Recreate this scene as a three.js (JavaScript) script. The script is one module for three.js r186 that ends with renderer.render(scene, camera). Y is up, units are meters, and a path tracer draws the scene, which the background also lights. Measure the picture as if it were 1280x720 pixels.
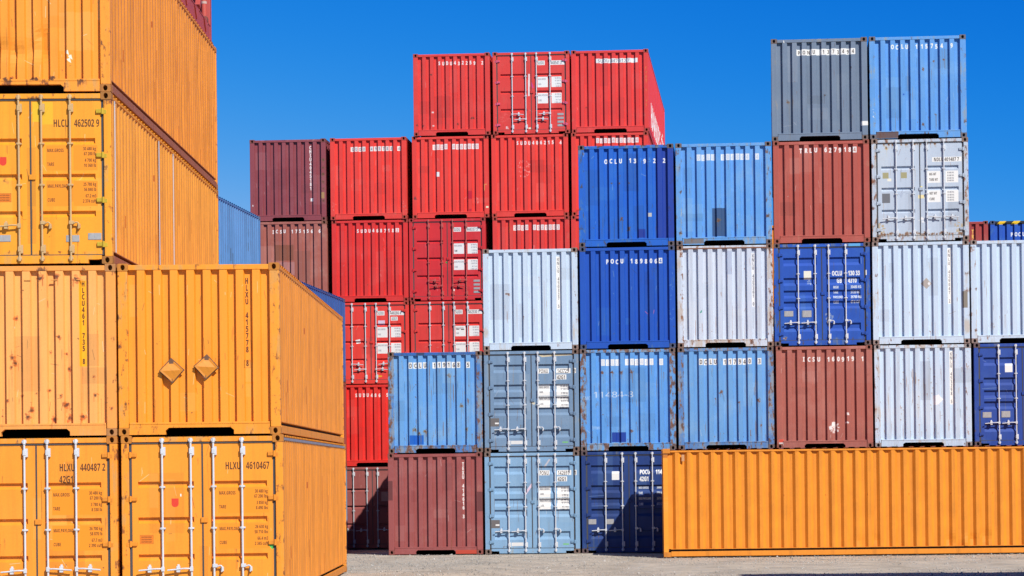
import * as THREE from 'three';
import { mergeGeometries } from 'three/addons/utils/BufferGeometryUtils.js';
import { RoundedBoxGeometry } from 'three/addons/geometries/RoundedBoxGeometry.js';

// ---------------------------------------------------------------- camera, sky, sun, exposure
const scene = new THREE.Scene();
const camera = new THREE.PerspectiveCamera(2 * Math.atan(360 / 2891.7) * 180 / Math.PI, 1280 / 720, 0.5, 3000);
camera.position.set(-1.0, 2.061, 58.877);
camera.rotation.order = 'YXZ';
camera.rotation.set(0.0080, 0.0684, -0.0118);
camera.setViewOffset(1280, 720, -129.1, -207, 1280, 720);     // shifted lens: the horizon lies low in the frame
camera.updateProjectionMatrix();

const SUN = new THREE.Vector3(0.80, 1.08, 1.0).normalize();
const EXPOSURE = 1.2;
const SKY_W = 512, SKY_H = 256, skyData = new Float32Array(SKY_W * SKY_H * 4);
for (let j = 0; j < SKY_H; j++) {
  const el = ((j + 0.5) / SKY_H - 0.5) * Math.PI;
  for (let i = 0; i < SKY_W; i++) {
    // deep clear blue: paler low down, deepest a quarter turn from the sun
    const th = ((i + 0.5) / SKY_W - 0.5) * 2 * Math.PI, az = Math.atan2(Math.sin(th), Math.cos(th)), sa = Math.atan2(SUN.z, SUN.x);
    const e = Math.max(0, el) * 180 / Math.PI + 4.5 * (1 - Math.cos(2 * (az - sa))) * Math.cos(el);
    const c = [0.001 + Math.min(0.2, 0.062 * Math.exp(-(e - 9.9) / 1.9)), 0.05 + 0.277 * Math.exp(-(e - 9.9) / 6.9), 0.2 + 0.62 * Math.exp(-((Math.max(0, e - 9) / 18) ** 1.5))].map((v) => v / EXPOSURE);
    const k = (j * SKY_W + i) * 4;
    skyData[k] = c[0]; skyData[k + 1] = c[1]; skyData[k + 2] = c[2]; skyData[k + 3] = 1;
  }
}
const sky = new THREE.DataTexture(skyData, SKY_W, SKY_H, THREE.RGBAFormat, THREE.FloatType);
sky.mapping = THREE.EquirectangularReflectionMapping; sky.magFilter = THREE.LinearFilter; sky.minFilter = THREE.LinearFilter; sky.needsUpdate = true;
scene.background = sky; scene.environment = sky;

const sun = new THREE.DirectionalLight(new THREE.Color(1, 0.95, 0.87), 4.9);
sun.position.copy(SUN).multiplyScalar(90); sun.target.position.set(0, 0, 0);
sun.castShadow = true; sun.shadow.mapSize.set(4096, 4096);
Object.assign(sun.shadow.camera, { left: -45, right: 45, top: 45, bottom: -45, near: 1, far: 220 });
scene.add(sun, sun.target);

const renderer = new THREE.WebGLRenderer({ antialias: true });
renderer.setSize(1024, 576);
renderer.toneMapping = THREE.LinearToneMapping;
renderer.toneMappingExposure = EXPOSURE;
renderer.shadowMap.enabled = true; renderer.shadowMap.type = THREE.PCFSoftShadowMap;

// ---------------------------------------------------------------- helpers
function rng(seed) { let s = (seed * 2654435761) >>> 0; return () => { s = (s + 0x6d2b79f5) | 0; let t = Math.imul(s ^ (s >>> 15), 1 | s); t = (t + Math.imul(t ^ (t >>> 7), 61 | t)) ^ t; return ((t ^ (t >>> 14)) >>> 0) / 4294967296; }; }
const used = new Map();
function numbered(n) { const k = used.get(n) ?? 0; used.set(n, k + 1); return k ? `${n}_${String(k).padStart(3, '0')}` : n; }
const lerp = (a, b, t) => a + (b - a) * t, clamp = (v, a = 0, b = 1) => Math.min(b, Math.max(a, v)), smooth = (a, b, x) => { const t = clamp((x - a) / (b - a)); return t * t * (3 - 2 * t); };
const toLin = (v) => { v /= 255; return v <= 0.04045 ? v / 12.92 : ((v + 0.055) / 1.055) ** 2.4; };
const toSrgb = (v) => 255 * (v <= 0.0031308 ? v * 12.92 : 1.055 * v ** (1 / 2.4) - 0.055);
const css = (c) => `rgb(${c.map((v) => Math.round(v)).join(',')})`;
const mix3 = (a, b, t) => a.map((v, i) => lerp(v, b[i], t));

// one tileable fractal noise field, looked up with offsets
const NT = 512, noiseTile = new Float32Array(NT * NT);
{
  const R = rng(7), oct = [8, 16, 32, 64, 128, 256], amp = [1, 0.7, 0.5, 0.36, 0.26, 0.2];
  let tot = 0;
  oct.forEach((n, o) => {
    const g = new Float32Array(n * n).map(() => R()); tot += amp[o];
    for (let y = 0; y < NT; y++) for (let x = 0; x < NT; x++) {
      const fx = x * n / NT, fy = y * n / NT, x0 = fx | 0, y0 = fy | 0, tx = fx - x0, ty = fy - y0, sx = tx * tx * (3 - 2 * tx), sy = ty * ty * (3 - 2 * ty);
      const a = g[y0 * n + x0], b = g[y0 * n + (x0 + 1) % n], c = g[((y0 + 1) % n) * n + x0], d = g[((y0 + 1) % n) * n + (x0 + 1) % n];
      noiseTile[y * NT + x] += amp[o] * lerp(lerp(a, b, sx), lerp(c, d, sx), sy);
    }
  });
  let mn = 9, mx = -9; for (let i = 0; i < NT * NT; i++) { noiseTile[i] /= tot; mn = Math.min(mn, noiseTile[i]); mx = Math.max(mx, noiseTile[i]); }
  for (let i = 0; i < NT * NT; i++) noiseTile[i] = (noiseTile[i] - mn) / (mx - mn);
}
const noise = (x, y) => noiseTile[((y | 0) & (NT - 1)) * NT + ((x | 0) & (NT - 1))];
const fine = new Float32Array(NT * NT); { const R = rng(11); for (let i = 0; i < NT * NT; i++) fine[i] = R(); }

// ---------------------------------------------------------------- sizes
const W = 2.438, H = 2.605, HC = 2.905, L40 = 12.192, L20 = 6.058;
const POST = 0.152, CW = 0.162, CH = 0.118, CL = 0.178;

// ---------------------------------------------------------------- painted end faces: paint, rust, wear and lettering on one canvas per container
const UPX = 0.82;                                                    // photograph colour -> paint colour
const paint = (c) => c.map((v) => toSrgb(toLin(v) * UPX));
function faceCanvas(o) {
  const hh = o.hc ? HC : H, px = o.px ?? 512, w = px, h = Math.round(px * hh / W), S = px / W;
  const cv = document.createElement('canvas'); cv.width = w; cv.height = h;
  const g = cv.getContext('2d'), im = g.createImageData(w, h), d = im.data, R = rng(o.seed), ox = R() * 512 | 0, oy = R() * 512 | 0;
  const base = paint(o.color), faded = mix3(base, [225, 222, 215], o.fade ?? 0.12), deep = mix3(base, [20, 14, 12], 0.22), frame = paint(o.frame ?? o.color);
  const rustA = [118, 62, 32], rustB = [84, 48, 32], tan = mix3(base, [170, 140, 108], 0.75), k = 512 / px;
  const edgeRust = o.edge ?? 0.4, body = o.rust ?? 0.15, dirt = o.dirt ?? 0.3;
  for (let y = 0; y < h; y++) for (let x = 0; x < w; x++) {
    const X = x / S, Y = (h - y) / S, u = x * k, v = y * k;
    const n1 = noise(u * 0.55 + ox, v * 0.55 + oy), n2 = noise(u * 2.3 + oy, v * 2.3 + ox), n3 = noise(u * 3.1 + ox * 2, v * 0.16 + oy), f = fine[((v | 0) & 511) * 512 + ((u | 0) & 511)];
    const inFrame = X < POST || X > W - POST || Y < 0.2 || Y > hh - 0.1;
    let c = inFrame ? frame : base;
    c = mix3(c, faded, clamp((n1 - 0.42) * 1.7) * (o.fadeAmt ?? 0.8));
    c = mix3(c, deep, clamp((0.5 - n3) * 2.2) * dirt);
    let r = 0, worn = 0;
    const de = Math.min(X, W - X), dy = Math.min(Y, hh - Y), n4 = noise(u * 4.3 + oy, v * 1.5 + ox), n5 = noise(u * 6 + 31 + ox, v * 0.5 + oy * 2);
    if (inFrame) { const e = n4 * 0.6 + n2 * 0.4 + 0.06 * smooth(0.03, 0, Math.min(de, dy)); r = clamp((e - (0.80 - edgeRust * 0.34)) * 9) * 0.8; worn = clamp((n1 * 0.5 + n5 * 0.5 - (0.70 - edgeRust * 0.28)) * 7) * 0.6; }
    else { r = clamp((n4 * 0.45 + n5 * 0.55 - (0.84 - body * 0.32) + 0.04 * smooth(0.35, 0, Y - 0.2)) * 7) * 0.7; worn = clamp((n5 * 0.7 + n1 * 0.3 - (0.76 - body * 0.3)) * 6) * 0.35; }
    if (worn > 0) c = mix3(c, tan, worn);
    if (r > 0) c = mix3(c, n2 > 0.62 ? rustB : rustA, r);
    const q = (y * w + x) * 4, gr = 0.955 + 0.09 * f;
    d[q] = clamp(c[0] * gr, 0, 255); d[q + 1] = clamp(c[1] * gr, 0, 255); d[q + 2] = clamp(c[2] * gr, 0, 255); d[q + 3] = 255;
  }
  g.putImageData(im, 0, 0);
  const P = {
    g, S, hh, R, X: (x) => x * S, Y: (y) => h - y * S,
    rect(x, y, ww, hgt, c, a = 1) { g.globalAlpha = a; g.fillStyle = css(paint(c)); g.fillRect(x * S, h - (y + hgt) * S, ww * S, hgt * S); g.globalAlpha = 1; },
    text(s, x, y, size, c, { sx = 0.72, a = 1, align = 'left', bold = true, mono = false, fat = 0 } = {}) {
      g.save(); g.globalAlpha = a; g.translate(x * S, h - y * S); g.scale(sx, 1); g.font = `${bold ? 'bold ' : ''}${(size * 1.38 * S).toFixed(1)}px ${mono ? 'monospace' : 'sans-serif'}`; g.textAlign = align; g.textBaseline = 'alphabetic'; g.fillStyle = css(paint(c)); g.fillText(s, 0, 0); if (fat) { g.strokeStyle = g.fillStyle; g.lineWidth = fat * size * S; g.strokeText(s, 0, 0); } g.restore();
    },
    // lettering spaced out across the corrugations; box = each letter on its own white square
    row(s, { x = 0.68, pitch = 0.128, y = 2.19, size = 0.125, c = [240, 240, 240], box = null, strip = null, jitter = 0.012, a = 1, skip = '' } = {}) {
      if (strip) P.rect(x - 0.03, y - 0.025, 0.124 * s.length, size + 0.055, strip);
      [...s].forEach((ch, i) => {
        if (ch === ' ') return;
        const k1 = Math.round((x + 0.038 - 0.345) / 0.124) + i, dx = 0.345 + 0.248 * Math.floor(k1 / 2) + (((k1 % 2) + 2) % 2) * 0.116 - 0.038, dyy = y + (R() - 0.5) * jitter;
        if (box) P.rect(dx - 0.01, dyy - 0.025, 0.096, size + 0.05, box, 0.96);
        if (!skip.includes(String.fromCharCode(65 + i))) P.text(ch, dx + 0.038, dyy, size, c, { align: 'center', a, fat: box || strip ? 0 : 0.06 });
      });
    },
    column(s, { x: xi = 1.98, y = 2.3, pitch = 0.12, size = 0.1, c = [240, 240, 240], strip = null } = {}) {
      const x = Math.abs(xi - 1.96) < 0.05 ? 1.938 : xi;                                     // down the flat of one rib
      if (strip) P.rect(x - 0.045, y - pitch * (s.length - 1) - 0.03, 0.09, pitch * (s.length - 1) + size + 0.06, strip);
      [...s].forEach((ch, i) => ch !== ' ' && P.text(ch, x, y - i * pitch, size, c, { align: 'center', sx: 0.64, fat: strip ? 0 : 0.06 }));
    },
    spot(x, y, r, drip = 0, c = rustA, a = 0.9) {
      g.fillStyle = css(c);
      for (let i = 0; i < 22; i++) { const core = i > 14, t = R() * 6.283, q = r * (core ? 0.35 : 1) * Math.sqrt(R()), s2 = r * (0.1 + 0.3 * R()); g.globalAlpha = a * (0.2 + 0.4 * R()); g.fillStyle = css(core ? rustB : c); g.beginPath(); g.ellipse((x + q * Math.cos(t)) * S, h - (y + q * Math.sin(t)) * S, s2 * S, s2 * S * (0.8 + R()), R() * 3, 0, 6.3); g.fill(); }
      g.fillStyle = css(c);
      for (let i = 0; i < (drip ? 5 : 0); i++) { g.globalAlpha = a * 0.55 * R(); g.fillRect((x + (R() - 0.5) * r * 1.6) * S, h - y * S, Math.max(1, r * 0.3 * R() * S), drip * (0.3 + 0.9 * R()) * S); }
      g.globalAlpha = 1;
    },
    scrape(x, y, len, ang, c, wd = 0.008, a = 0.8) { g.save(); g.globalAlpha = a; g.strokeStyle = css(c); g.lineWidth = Math.max(0.8, wd * S); g.beginPath(); g.moveTo(x * S, h - y * S); g.lineTo((x + len * Math.cos(ang)) * S, h - (y + len * Math.sin(ang)) * S); g.stroke(); g.restore(); },
    poly(pts, c, a = 1) { g.globalAlpha = a; g.fillStyle = css(paint(c)); g.beginPath(); pts.forEach(([x, y], i) => (i ? g.lineTo(x * S, h - y * S) : g.moveTo(x * S, h - y * S))); g.fill(); g.globalAlpha = 1; },
  };
  for (let i = 0; i < (o.patches ?? 5); i++) {                       // repainted and rubbed patches, a rib or two wide
    const pw = 0.13 * (1 + Math.floor(R() * 4)), ph = 0.15 + R() * 0.9, pX = 0.17 + Math.floor(R() * 8) * 0.248; P.rect(pX, 0.22 + R() * 1.6, pw, ph, R() < 0.5 ? mix3(o.color, [235, 232, 225], 0.35) : mix3(o.color, [30, 20, 20], 0.3), 0.1 + 0.22 * R());
  }
  for (let i = 0; i < Math.round(6 + body * 60); i++) {               // rust and grime runs
    const sx0 = (0.16 + R() * 2.1) * S, y0 = h - (0.4 + R() * 2) * S, len = (0.1 + 0.9 * R() * R()) * S, wd = Math.max(0.8, (0.004 + 0.014 * R() * R()) * S); g.fillStyle = css(R() < 0.55 ? rustA : R() < 0.5 ? [150, 118, 84] : mix3(base, [20, 16, 14], 0.55));
    for (let k2 = 0; k2 < 5; k2++) { g.globalAlpha = (0.12 + 0.3 * R()) * (0.5 + body); g.fillRect(sx0 + (R() - 0.5) * wd * 2, y0 + len * 0.15 * k2 * R(), wd * (0.4 + R()), len * (0.3 + 0.7 * R())); }
  }
  g.globalAlpha = 1;
  const nS = o.spots ?? Math.round(4 + body * 50);
  for (let i = 0; i < nS; i++) P.spot(0.2 + R() * 2.05, R() < 0.5 ? 0.2 + R() * 0.5 : 0.3 + R() * 2, 0.005 + 0.018 * R() * R(), R() < 0.6 ? 0.35 * R() : 0, undefined, 0.7);
  for (let i = 0; i < (o.scrapes ?? 9); i++) P.scrape(0.1 + R() * 2.2, 0.2 + R() * 2.2, 0.03 + R() * 0.16, R() < 0.6 ? 1.57 + (R() - 0.5) * 0.4 : R() * 3, R() < 0.55 ? [215, 210, 205] : rustB, 0.004 + 0.005 * R(), 0.55);
  o.draw?.(P);
  const t = new THREE.CanvasTexture(cv); t.colorSpace = THREE.SRGBColorSpace; t.magFilter = THREE.LinearFilter; t.anisotropy = 8;
  return t;
}
const faceMat = (o) => new THREE.MeshStandardMaterial({ map: faceCanvas(o), roughness: o.rough ?? 0.58, metalness: 0 });

// grunge multiplier shared by side walls and frames (uv in metres, 4 m x 2 m tile)
function grungeTexture(w, h, seed, draw) {
  const cv = document.createElement('canvas'); cv.width = w; cv.height = h; const g = cv.getContext('2d'), im = g.createImageData(w, h), R = rng(seed), ox = R() * 512 | 0;
  for (let y = 0; y < h; y++) for (let x = 0; x < w; x++) {
    const a = noise(x + ox, y), s = noise(x * 2 + ox, y * 0.12 + ox), f = fine[(y & 511) * 512 + (x & 511)];
    const m = 0.9 + 0.1 * a - 0.13 * clamp((0.5 - s) * 2) - 0.05 * f, r = clamp((noise(x * 2 + 90, y * 1.1 + ox) - 0.82) * 8) * 0.5;
    const c = mix3([255 * m, 255 * m, 255 * m], [150, 92, 62], r), q = (y * w + x) * 4;
    im.data[q] = c[0]; im.data[q + 1] = c[1]; im.data[q + 2] = c[2]; im.data[q + 3] = 255;
  }
  g.putImageData(im, 0, 0); draw?.(g, w, h, R);
  const t = new THREE.CanvasTexture(cv); t.colorSpace = THREE.SRGBColorSpace; t.wrapS = t.wrapT = THREE.RepeatWrapping; t.magFilter = THREE.LinearFilter; return t;
}
const grunge = grungeTexture(1024, 512, 21); grunge.repeat.set(1 / 4, 1 / 3);
const plain = new Map();
function plainMat(c, rough = 0.6) { const k = c.map(Math.round).join() + rough; if (!plain.has(k)) plain.set(k, new THREE.MeshStandardMaterial({ color: css(paint(c)), map: grunge, roughness: rough })); return plain.get(k); }
const galv = new THREE.MeshStandardMaterial({ color: new THREE.Color(0.68, 0.71, 0.76), roughness: 0.45, metalness: 0.1, map: grunge });
const rubber = new THREE.MeshStandardMaterial({ color: new THREE.Color(0.055, 0.055, 0.06), roughness: 0.8 });
const plate = new THREE.MeshStandardMaterial({ color: new THREE.Color(0.42, 0.42, 0.43), roughness: 0.5, metalness: 0.1, map: grunge });
const timber = new THREE.MeshStandardMaterial({ color: new THREE.Color(0.05, 0.035, 0.03), roughness: 0.9 });

// ---------------------------------------------------------------- container geometry, all in the container's own metres (base centre at 0, end wall at z = +L/2)
const geoCache = new Map();
const cached = (k, f) => { if (!geoCache.has(k)) geoCache.set(k, f()); return geoCache.get(k); };
function faceUV(g, hh) {                                              // face canvas across x and y
  const p = g.attributes.position, uv = new Float32Array(p.count * 2);
  for (let i = 0; i < p.count; i++) { uv[2 * i] = p.getX(i) / W + 0.5; uv[2 * i + 1] = p.getY(i) / hh; }
  g.setAttribute('uv', new THREE.BufferAttribute(uv, 2)); return g;
}
function metreUV(g) {                                                 // metres along z (and x) and y
  const p = g.attributes.position, n = g.attributes.normal, uv = new Float32Array(p.count * 2);
  for (let i = 0; i < p.count; i++) { const ax = Math.abs(n.getX(i)), ay = Math.abs(n.getY(i)), az = Math.abs(n.getZ(i)); uv[2 * i] = ax > az ? p.getZ(i) : p.getX(i); uv[2 * i + 1] = ay > ax && ay > az ? p.getZ(i) : p.getY(i); }
  g.setAttribute('uv', new THREE.BufferAttribute(uv, 2)); return g;
}
function box(x0, x1, y0, y1, z0, z1, r = 0) {
  const g = r ? new RoundedBoxGeometry(x1 - x0, y1 - y0, z1 - z0, 1, r) : new THREE.BoxGeometry(x1 - x0, y1 - y0, z1 - z0);
  g.translate((x0 + x1) / 2, (y0 + y1) / 2, (z0 + z1) / 2); return g.index ? g.toNonIndexed() : g;
}
// corrugated sheet: s runs along the wall, d is depth behind the outer face; place(s, y, d) -> [x, y, z]
function corrugate(s0, s1, prof, y0, y1, ny, place, wob) {
  const [outer, slope, inner, depth] = prof, pitch = outer + inner + 2 * slope, pts = [];
  const n = Math.max(1, Math.round((s1 - s0 - inner) / pitch)), pad = (s1 - s0 - n * pitch - inner) / 2;
  pts.push([s0, depth]);
  let s = s0 + pad + inner;
  pts.push([s, depth]);
  for (let i = 0; i < n; i++) { pts.push([s + slope, 0], [s + slope + outer, 0], [s + 2 * slope + outer, depth]); s += pitch; if (i < n - 1) pts.push([s, depth]); }
  pts.push([s1, depth]);
  const pos = [];
  const V = (i, j) => { const [a, b] = pts[i], y = lerp(y0, y1, j / ny), w = wob ? wob(a, y) : 0; return place(a, y, b + w); };
  for (let i = 0; i < pts.length - 1; i++) for (let j = 0; j < ny; j++) { const a = V(i, j), b = V(i + 1, j), c = V(i + 1, j + 1), e = V(i, j + 1); pos.push(...a, ...b, ...c, ...a, ...c, ...e); }
  const g = new THREE.BufferGeometry(); g.setAttribute('position', new THREE.Float32BufferAttribute(pos, 3)); g.computeVertexNormals(); return g;
}
const wobble = (seed, amp, dents = []) => (s, y) => amp * (noise(s * 60 + seed * 37, y * 60 + seed * 91) - 0.5) * 2 + dents.reduce((t, [ds, dy, r, dd]) => t + dd * Math.exp(-((s - ds) ** 2 + ((y - dy) * 0.7) ** 2) / (r * r)), 0);

const END_PROF = [0.114, 0.015, 0.104, 0.066], SIDE_PROF = [0.072, 0.068, 0.07, 0.036], BOX_PROF = [0.076, 0.068, 0.076, 0.062];
const z0of = (L) => L / 2;
const endPanelGeo = (hh, L, v, dents) => cached(`end${hh}${L}${v}`, () => faceUV(corrugate(-W / 2 + POST, W / 2 - POST, END_PROF, 0.195, hh - 0.095, dents ? 40 : 12, (s, y, d) => [s, y, z0of(L) - 0.012 - d], wobble(v, 0.004, dents)), hh));
const endRailTop = (hh, L) => cached(`rt${hh}${L}`, () => faceUV(box(-W / 2 + CW, W / 2 - CW, hh - 0.1, hh - 0.022, L / 2 - 0.1, L / 2 - 0.004, 0.008), hh));
const endRailLow = (hh, L) => cached(`rl${hh}${L}`, () => {
  const s = new THREE.Shape(), a = W / 2 - CW - 0.001, t = 0.515;
  [[-a, 0.014], [-t - 0.0, 0.014], [-t, 0.075], [-t + 0.05, 0.118], [t - 0.05, 0.118], [t, 0.075], [t, 0.014], [a, 0.014], [a, 0.198], [-a, 0.198]].forEach(([x, y], i) => (i ? s.lineTo(x, y) : s.moveTo(x, y)));
  const g = new THREE.ExtrudeGeometry(s, { depth: 0.09, bevelEnabled: false }); g.translate(0, 0, L / 2 - 0.096);
  const strip = box(-a, a, 0.168, 0.2, L / 2 - 0.09, L / 2 - 0.0, 0.006);
  return faceUV(mergeGeometries([g.index ? g.toNonIndexed() : g, strip].map((q) => { q.deleteAttribute('uv'); return q; })), hh);
});
const doorSill = (hh, L) => cached(`ds${hh}${L}`, () => {
  const s = new THREE.Shape(), a = W / 2 - CW - 0.001, b = a - 0.04, c = a - 0.2;
  [[-a, 0.075], [-b, 0.075], [-b, 0.07], [-c, 0.07], [-c, 0.014], [c, 0.014], [c, 0.07], [b, 0.07], [b, 0.075], [a, 0.075], [a, 0.135], [-a, 0.135]].forEach(([x, y], i) => (i ? s.lineTo(x, y) : s.moveTo(x, y)));
  const g = new THREE.ExtrudeGeometry(s, { depth: 0.1, bevelEnabled: false }); g.translate(0, 0, L / 2 - 0.106); g.deleteAttribute('uv'); return faceUV(g.index ? g.toNonIndexed() : g, hh);
});
const postGeo = (hh, L, sx, sz, pw = POST) => cached(`po${hh}${L}${sx}${sz}${pw}`, () => faceUV(box(sx < 0 ? -W / 2 + 0.003 : W / 2 - pw, sx < 0 ? -W / 2 + pw : W / 2 - 0.003, CH - 0.002, hh - CH + 0.002, sz * L / 2 - (sz > 0 ? 0.12 : -0.003), sz * L / 2 + (sz > 0 ? -0.003 : 0.12), 0.01), hh));
const castingGeo = (hh, L, sx, sy, sz) => cached(`ca${hh}${L}${sx}${sy}${sz}`, () => {
  const s = new THREE.Shape(), a = CW / 2, b = CH / 2, q = 0.012;
  s.moveTo(-a + q, -b); s.lineTo(a - q, -b); s.lineTo(a, -b + q); s.lineTo(a, b - q); s.lineTo(a - q, b); s.lineTo(-a + q, b); s.lineTo(-a, b - q); s.lineTo(-a, -b + q); s.closePath();
  const hl = new THREE.Path(); hl.absellipse(0, 0, 0.033, 0.042, 0, Math.PI * 2, true); s.holes.push(hl);
  const g = new THREE.ExtrudeGeometry(s, { depth: CL - 0.01, bevelEnabled: true, bevelThickness: 0.005, bevelSize: 0.004, bevelOffset: -0.004, bevelSegments: 1, curveSegments: 6 });
  const cap = new THREE.PlaneGeometry(0.1, 0.1).toNonIndexed(); cap.translate(0, 0, 0.03); cap.rotateY(0);
  const e = mergeGeometries([g.index ? g.toNonIndexed() : g, cap]); if (sz < 0) e.rotateY(Math.PI); e.translate(sx * (W / 2 - CW / 2), sy ? hh - CH / 2 : CH / 2, sz > 0 ? L / 2 - CL + 0.006 : -L / 2 + CL - 0.006);
  return metreUV(e);
});
const sideGeo = (hh, L, sx, v, dents, prof = SIDE_PROF) => cached(`si${hh}${L}${sx}${v}`, () => {
  const g = corrugate(-L / 2 + POST - 0.03, L / 2 - POST + 0.03, prof, 0.197, hh - 0.085, dents ? 30 : 8, (s, y, d) => (sx > 0 ? [W / 2 - 0.01 - d, y, -s] : [-W / 2 + 0.01 + d, y, s]), wobble(v, 0.004, dents));
  return metreUV(g);
});
const topSideRail = (hh, L, sx) => cached(`ts${hh}${L}${sx}`, () => metreUV(box(sx < 0 ? -W / 2 + 0.004 : W / 2 - 0.075, sx < 0 ? -W / 2 + 0.075 : W / 2 - 0.004, hh - 0.09, hh - 0.045, -L / 2 + CL, L / 2 - CL, 0.008)));
const lowSideRail = (hh, L, sx) => cached(`ls${hh}${L}${sx}`, () => { const a = W / 2; const g = mergeGeometries([box(a - 0.05, a - 0.004, 0.02, 0.14, -L / 2 + CL, L / 2 - CL, 0.008), box(a - 0.13, a - 0.115, 0.14, 0.21, -L / 2 + CL, L / 2 - CL), box(a - 0.12, a - 0.012, 0.19, 0.203, -L / 2 + CL, L / 2 - CL)].map((q) => { q.deleteAttribute('uv'); return q; })); if (sx < 0) g.rotateY(Math.PI); return metreUV(g); });
const roofGeo = (hh, L) => cached(`rf${hh}${L}`, () => {
  const g = corrugate(-L / 2 + 0.2, L / 2 - 0.2, [0.13, 0.02, 0.09, 0.03], -W / 2 + 0.012, W / 2 - 0.012, 1, (s, y, d) => [y, hh - 0.005 - d, s]); return metreUV(g);
});
const floorGeo = (hh, L) => cached(`fl${L}`, () => metreUV(mergeGeometries([box(-W / 2 + 0.1, W / 2 - 0.1, 0.15, 0.19, -L / 2 + 0.1, L / 2 - 0.1), box(-W / 2 + 0.2, -W / 2 + 0.22, -0.03, 0.15, -L / 2 + 0.2, L / 2 - 0.2), box(W / 2 - 0.22, W / 2 - 0.2, -0.03, 0.15, -L / 2 + 0.2, L / 2 - 0.2)])));
// door leaf: stiles and a sheet with horizontal grooves (ledge on top in the dark, slope below catching the sun)
function doorLeaf(hh, L, sx, type) {
  return cached(`dl${hh}${L}${sx}${type}`, () => {
    const k = hh / H, x0 = 0.012, x1 = 1.06, yb = 0.15, yt = hh - 0.125, zf = L / 2 - 0.03, gs = type === 'wide' ? [[2.23, 0.2], [1.72, 0.19], [1.4, 0.19], [1.12, 0.19], [0.56, 0.2]] : [[1.9, 0.085], [1.36, 0.085], [0.8, 0.085]], dp = type === 'wide' ? 0.056 : 0.052;
    const gx0 = x0 + 0.12, gx1 = x1 - 0.09, prof = [[yt, 0]];
    gs.forEach(([y, hgt]) => { y *= k; prof.push([y + 0.01, 0], [y, dp], [y - hgt * 0.55, dp], [y - hgt, 0]); }); prof.push([yb, 0]);
    const pos = [], quad = (a, b, c, d) => pos.push(...a, ...b, ...c, ...a, ...c, ...d);
    for (let i = 0; i < prof.length - 1; i++) { const [ya, da] = prof[i], [yc, dc] = prof[i + 1]; quad([gx0, yc, zf - dc], [gx1, yc, zf - dc], [gx1, ya, zf - da], [gx0, ya, zf - da]); }
    for (const [a, b] of [[x0, gx0], [gx1, x1]]) quad([a, yb, zf], [b, yb, zf], [b, yt, zf], [a, yt, zf]);
    gs.forEach(([y, hgt]) => { y *= k; for (const gx of [gx0, gx1]) { const p = [[gx, y + 0.01, zf], [gx, y, zf - dp], [gx, y - hgt * 0.55, zf - dp], [gx, y - hgt, zf]]; pos.push(...p[0], ...p[1], ...p[2], ...p[0], ...p[2], ...p[3]); } });
    const g = new THREE.BufferGeometry(); g.setAttribute('position', new THREE.Float32BufferAttribute(pos, 3)); g.computeVertexNormals();
    const rim = box(x0, x1, yb, yt, zf - 0.06, zf - 0.045); rim.deleteAttribute('uv');
    const e = [box(x0 - 0.001, x0 + 0.012, yb, yt, zf - 0.05, zf - 0.001), box(x1 - 0.012, x1 + 0.001, yb, yt, zf - 0.05, zf - 0.001), box(x0, x1, yt - 0.01, yt + 0.001, zf - 0.05, zf - 0.001), box(x0, x1, yb - 0.001, yb + 0.01, zf - 0.05, zf - 0.001)].map((q) => { q.deleteAttribute('uv'); return q; });
    const m = mergeGeometries([g, rim, ...e]);
    if (sx < 0) { const p = m.attributes.position, n = m.attributes.normal; for (let i = 0; i < p.count; i++) { p.setX(i, -p.getX(i)); n.setX(i, -n.getX(i)); } for (let i = 0; i < p.count; i += 3) for (const a of [p, n]) { const t = [a.getX(i), a.getY(i), a.getZ(i)]; a.setXYZ(i, a.getX(i + 1), a.getY(i + 1), a.getZ(i + 1)); a.setXYZ(i + 1, ...t); } }
    return faceUV(m, hh);
  });
}
const gasketGeo = (hh, L, sx) => cached(`ga${hh}${L}${sx}`, () => {
  const z = L / 2, xa = sx > 0 ? 0.0005 : -1.085, xb = sx > 0 ? 1.085 : -0.0005, inner = sx > 0 ? [0.0008, 0.011] : [-0.011, -0.0008];
  return mergeGeometries([box(xa, xb, hh - 0.1245, hh - 0.1, z - 0.06, z - 0.018), box(xa, xb, 0.136, 0.149, z - 0.06, z - 0.022), box(inner[0], inner[1], 0.15, hh - 0.125, z - 0.06, z - 0.023), box(sx > 0 ? 1.062 : -1.1, sx > 0 ? 1.1 : -1.062, 0.136, hh - 0.104, z - 0.06, z - 0.034)]);
});
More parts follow.
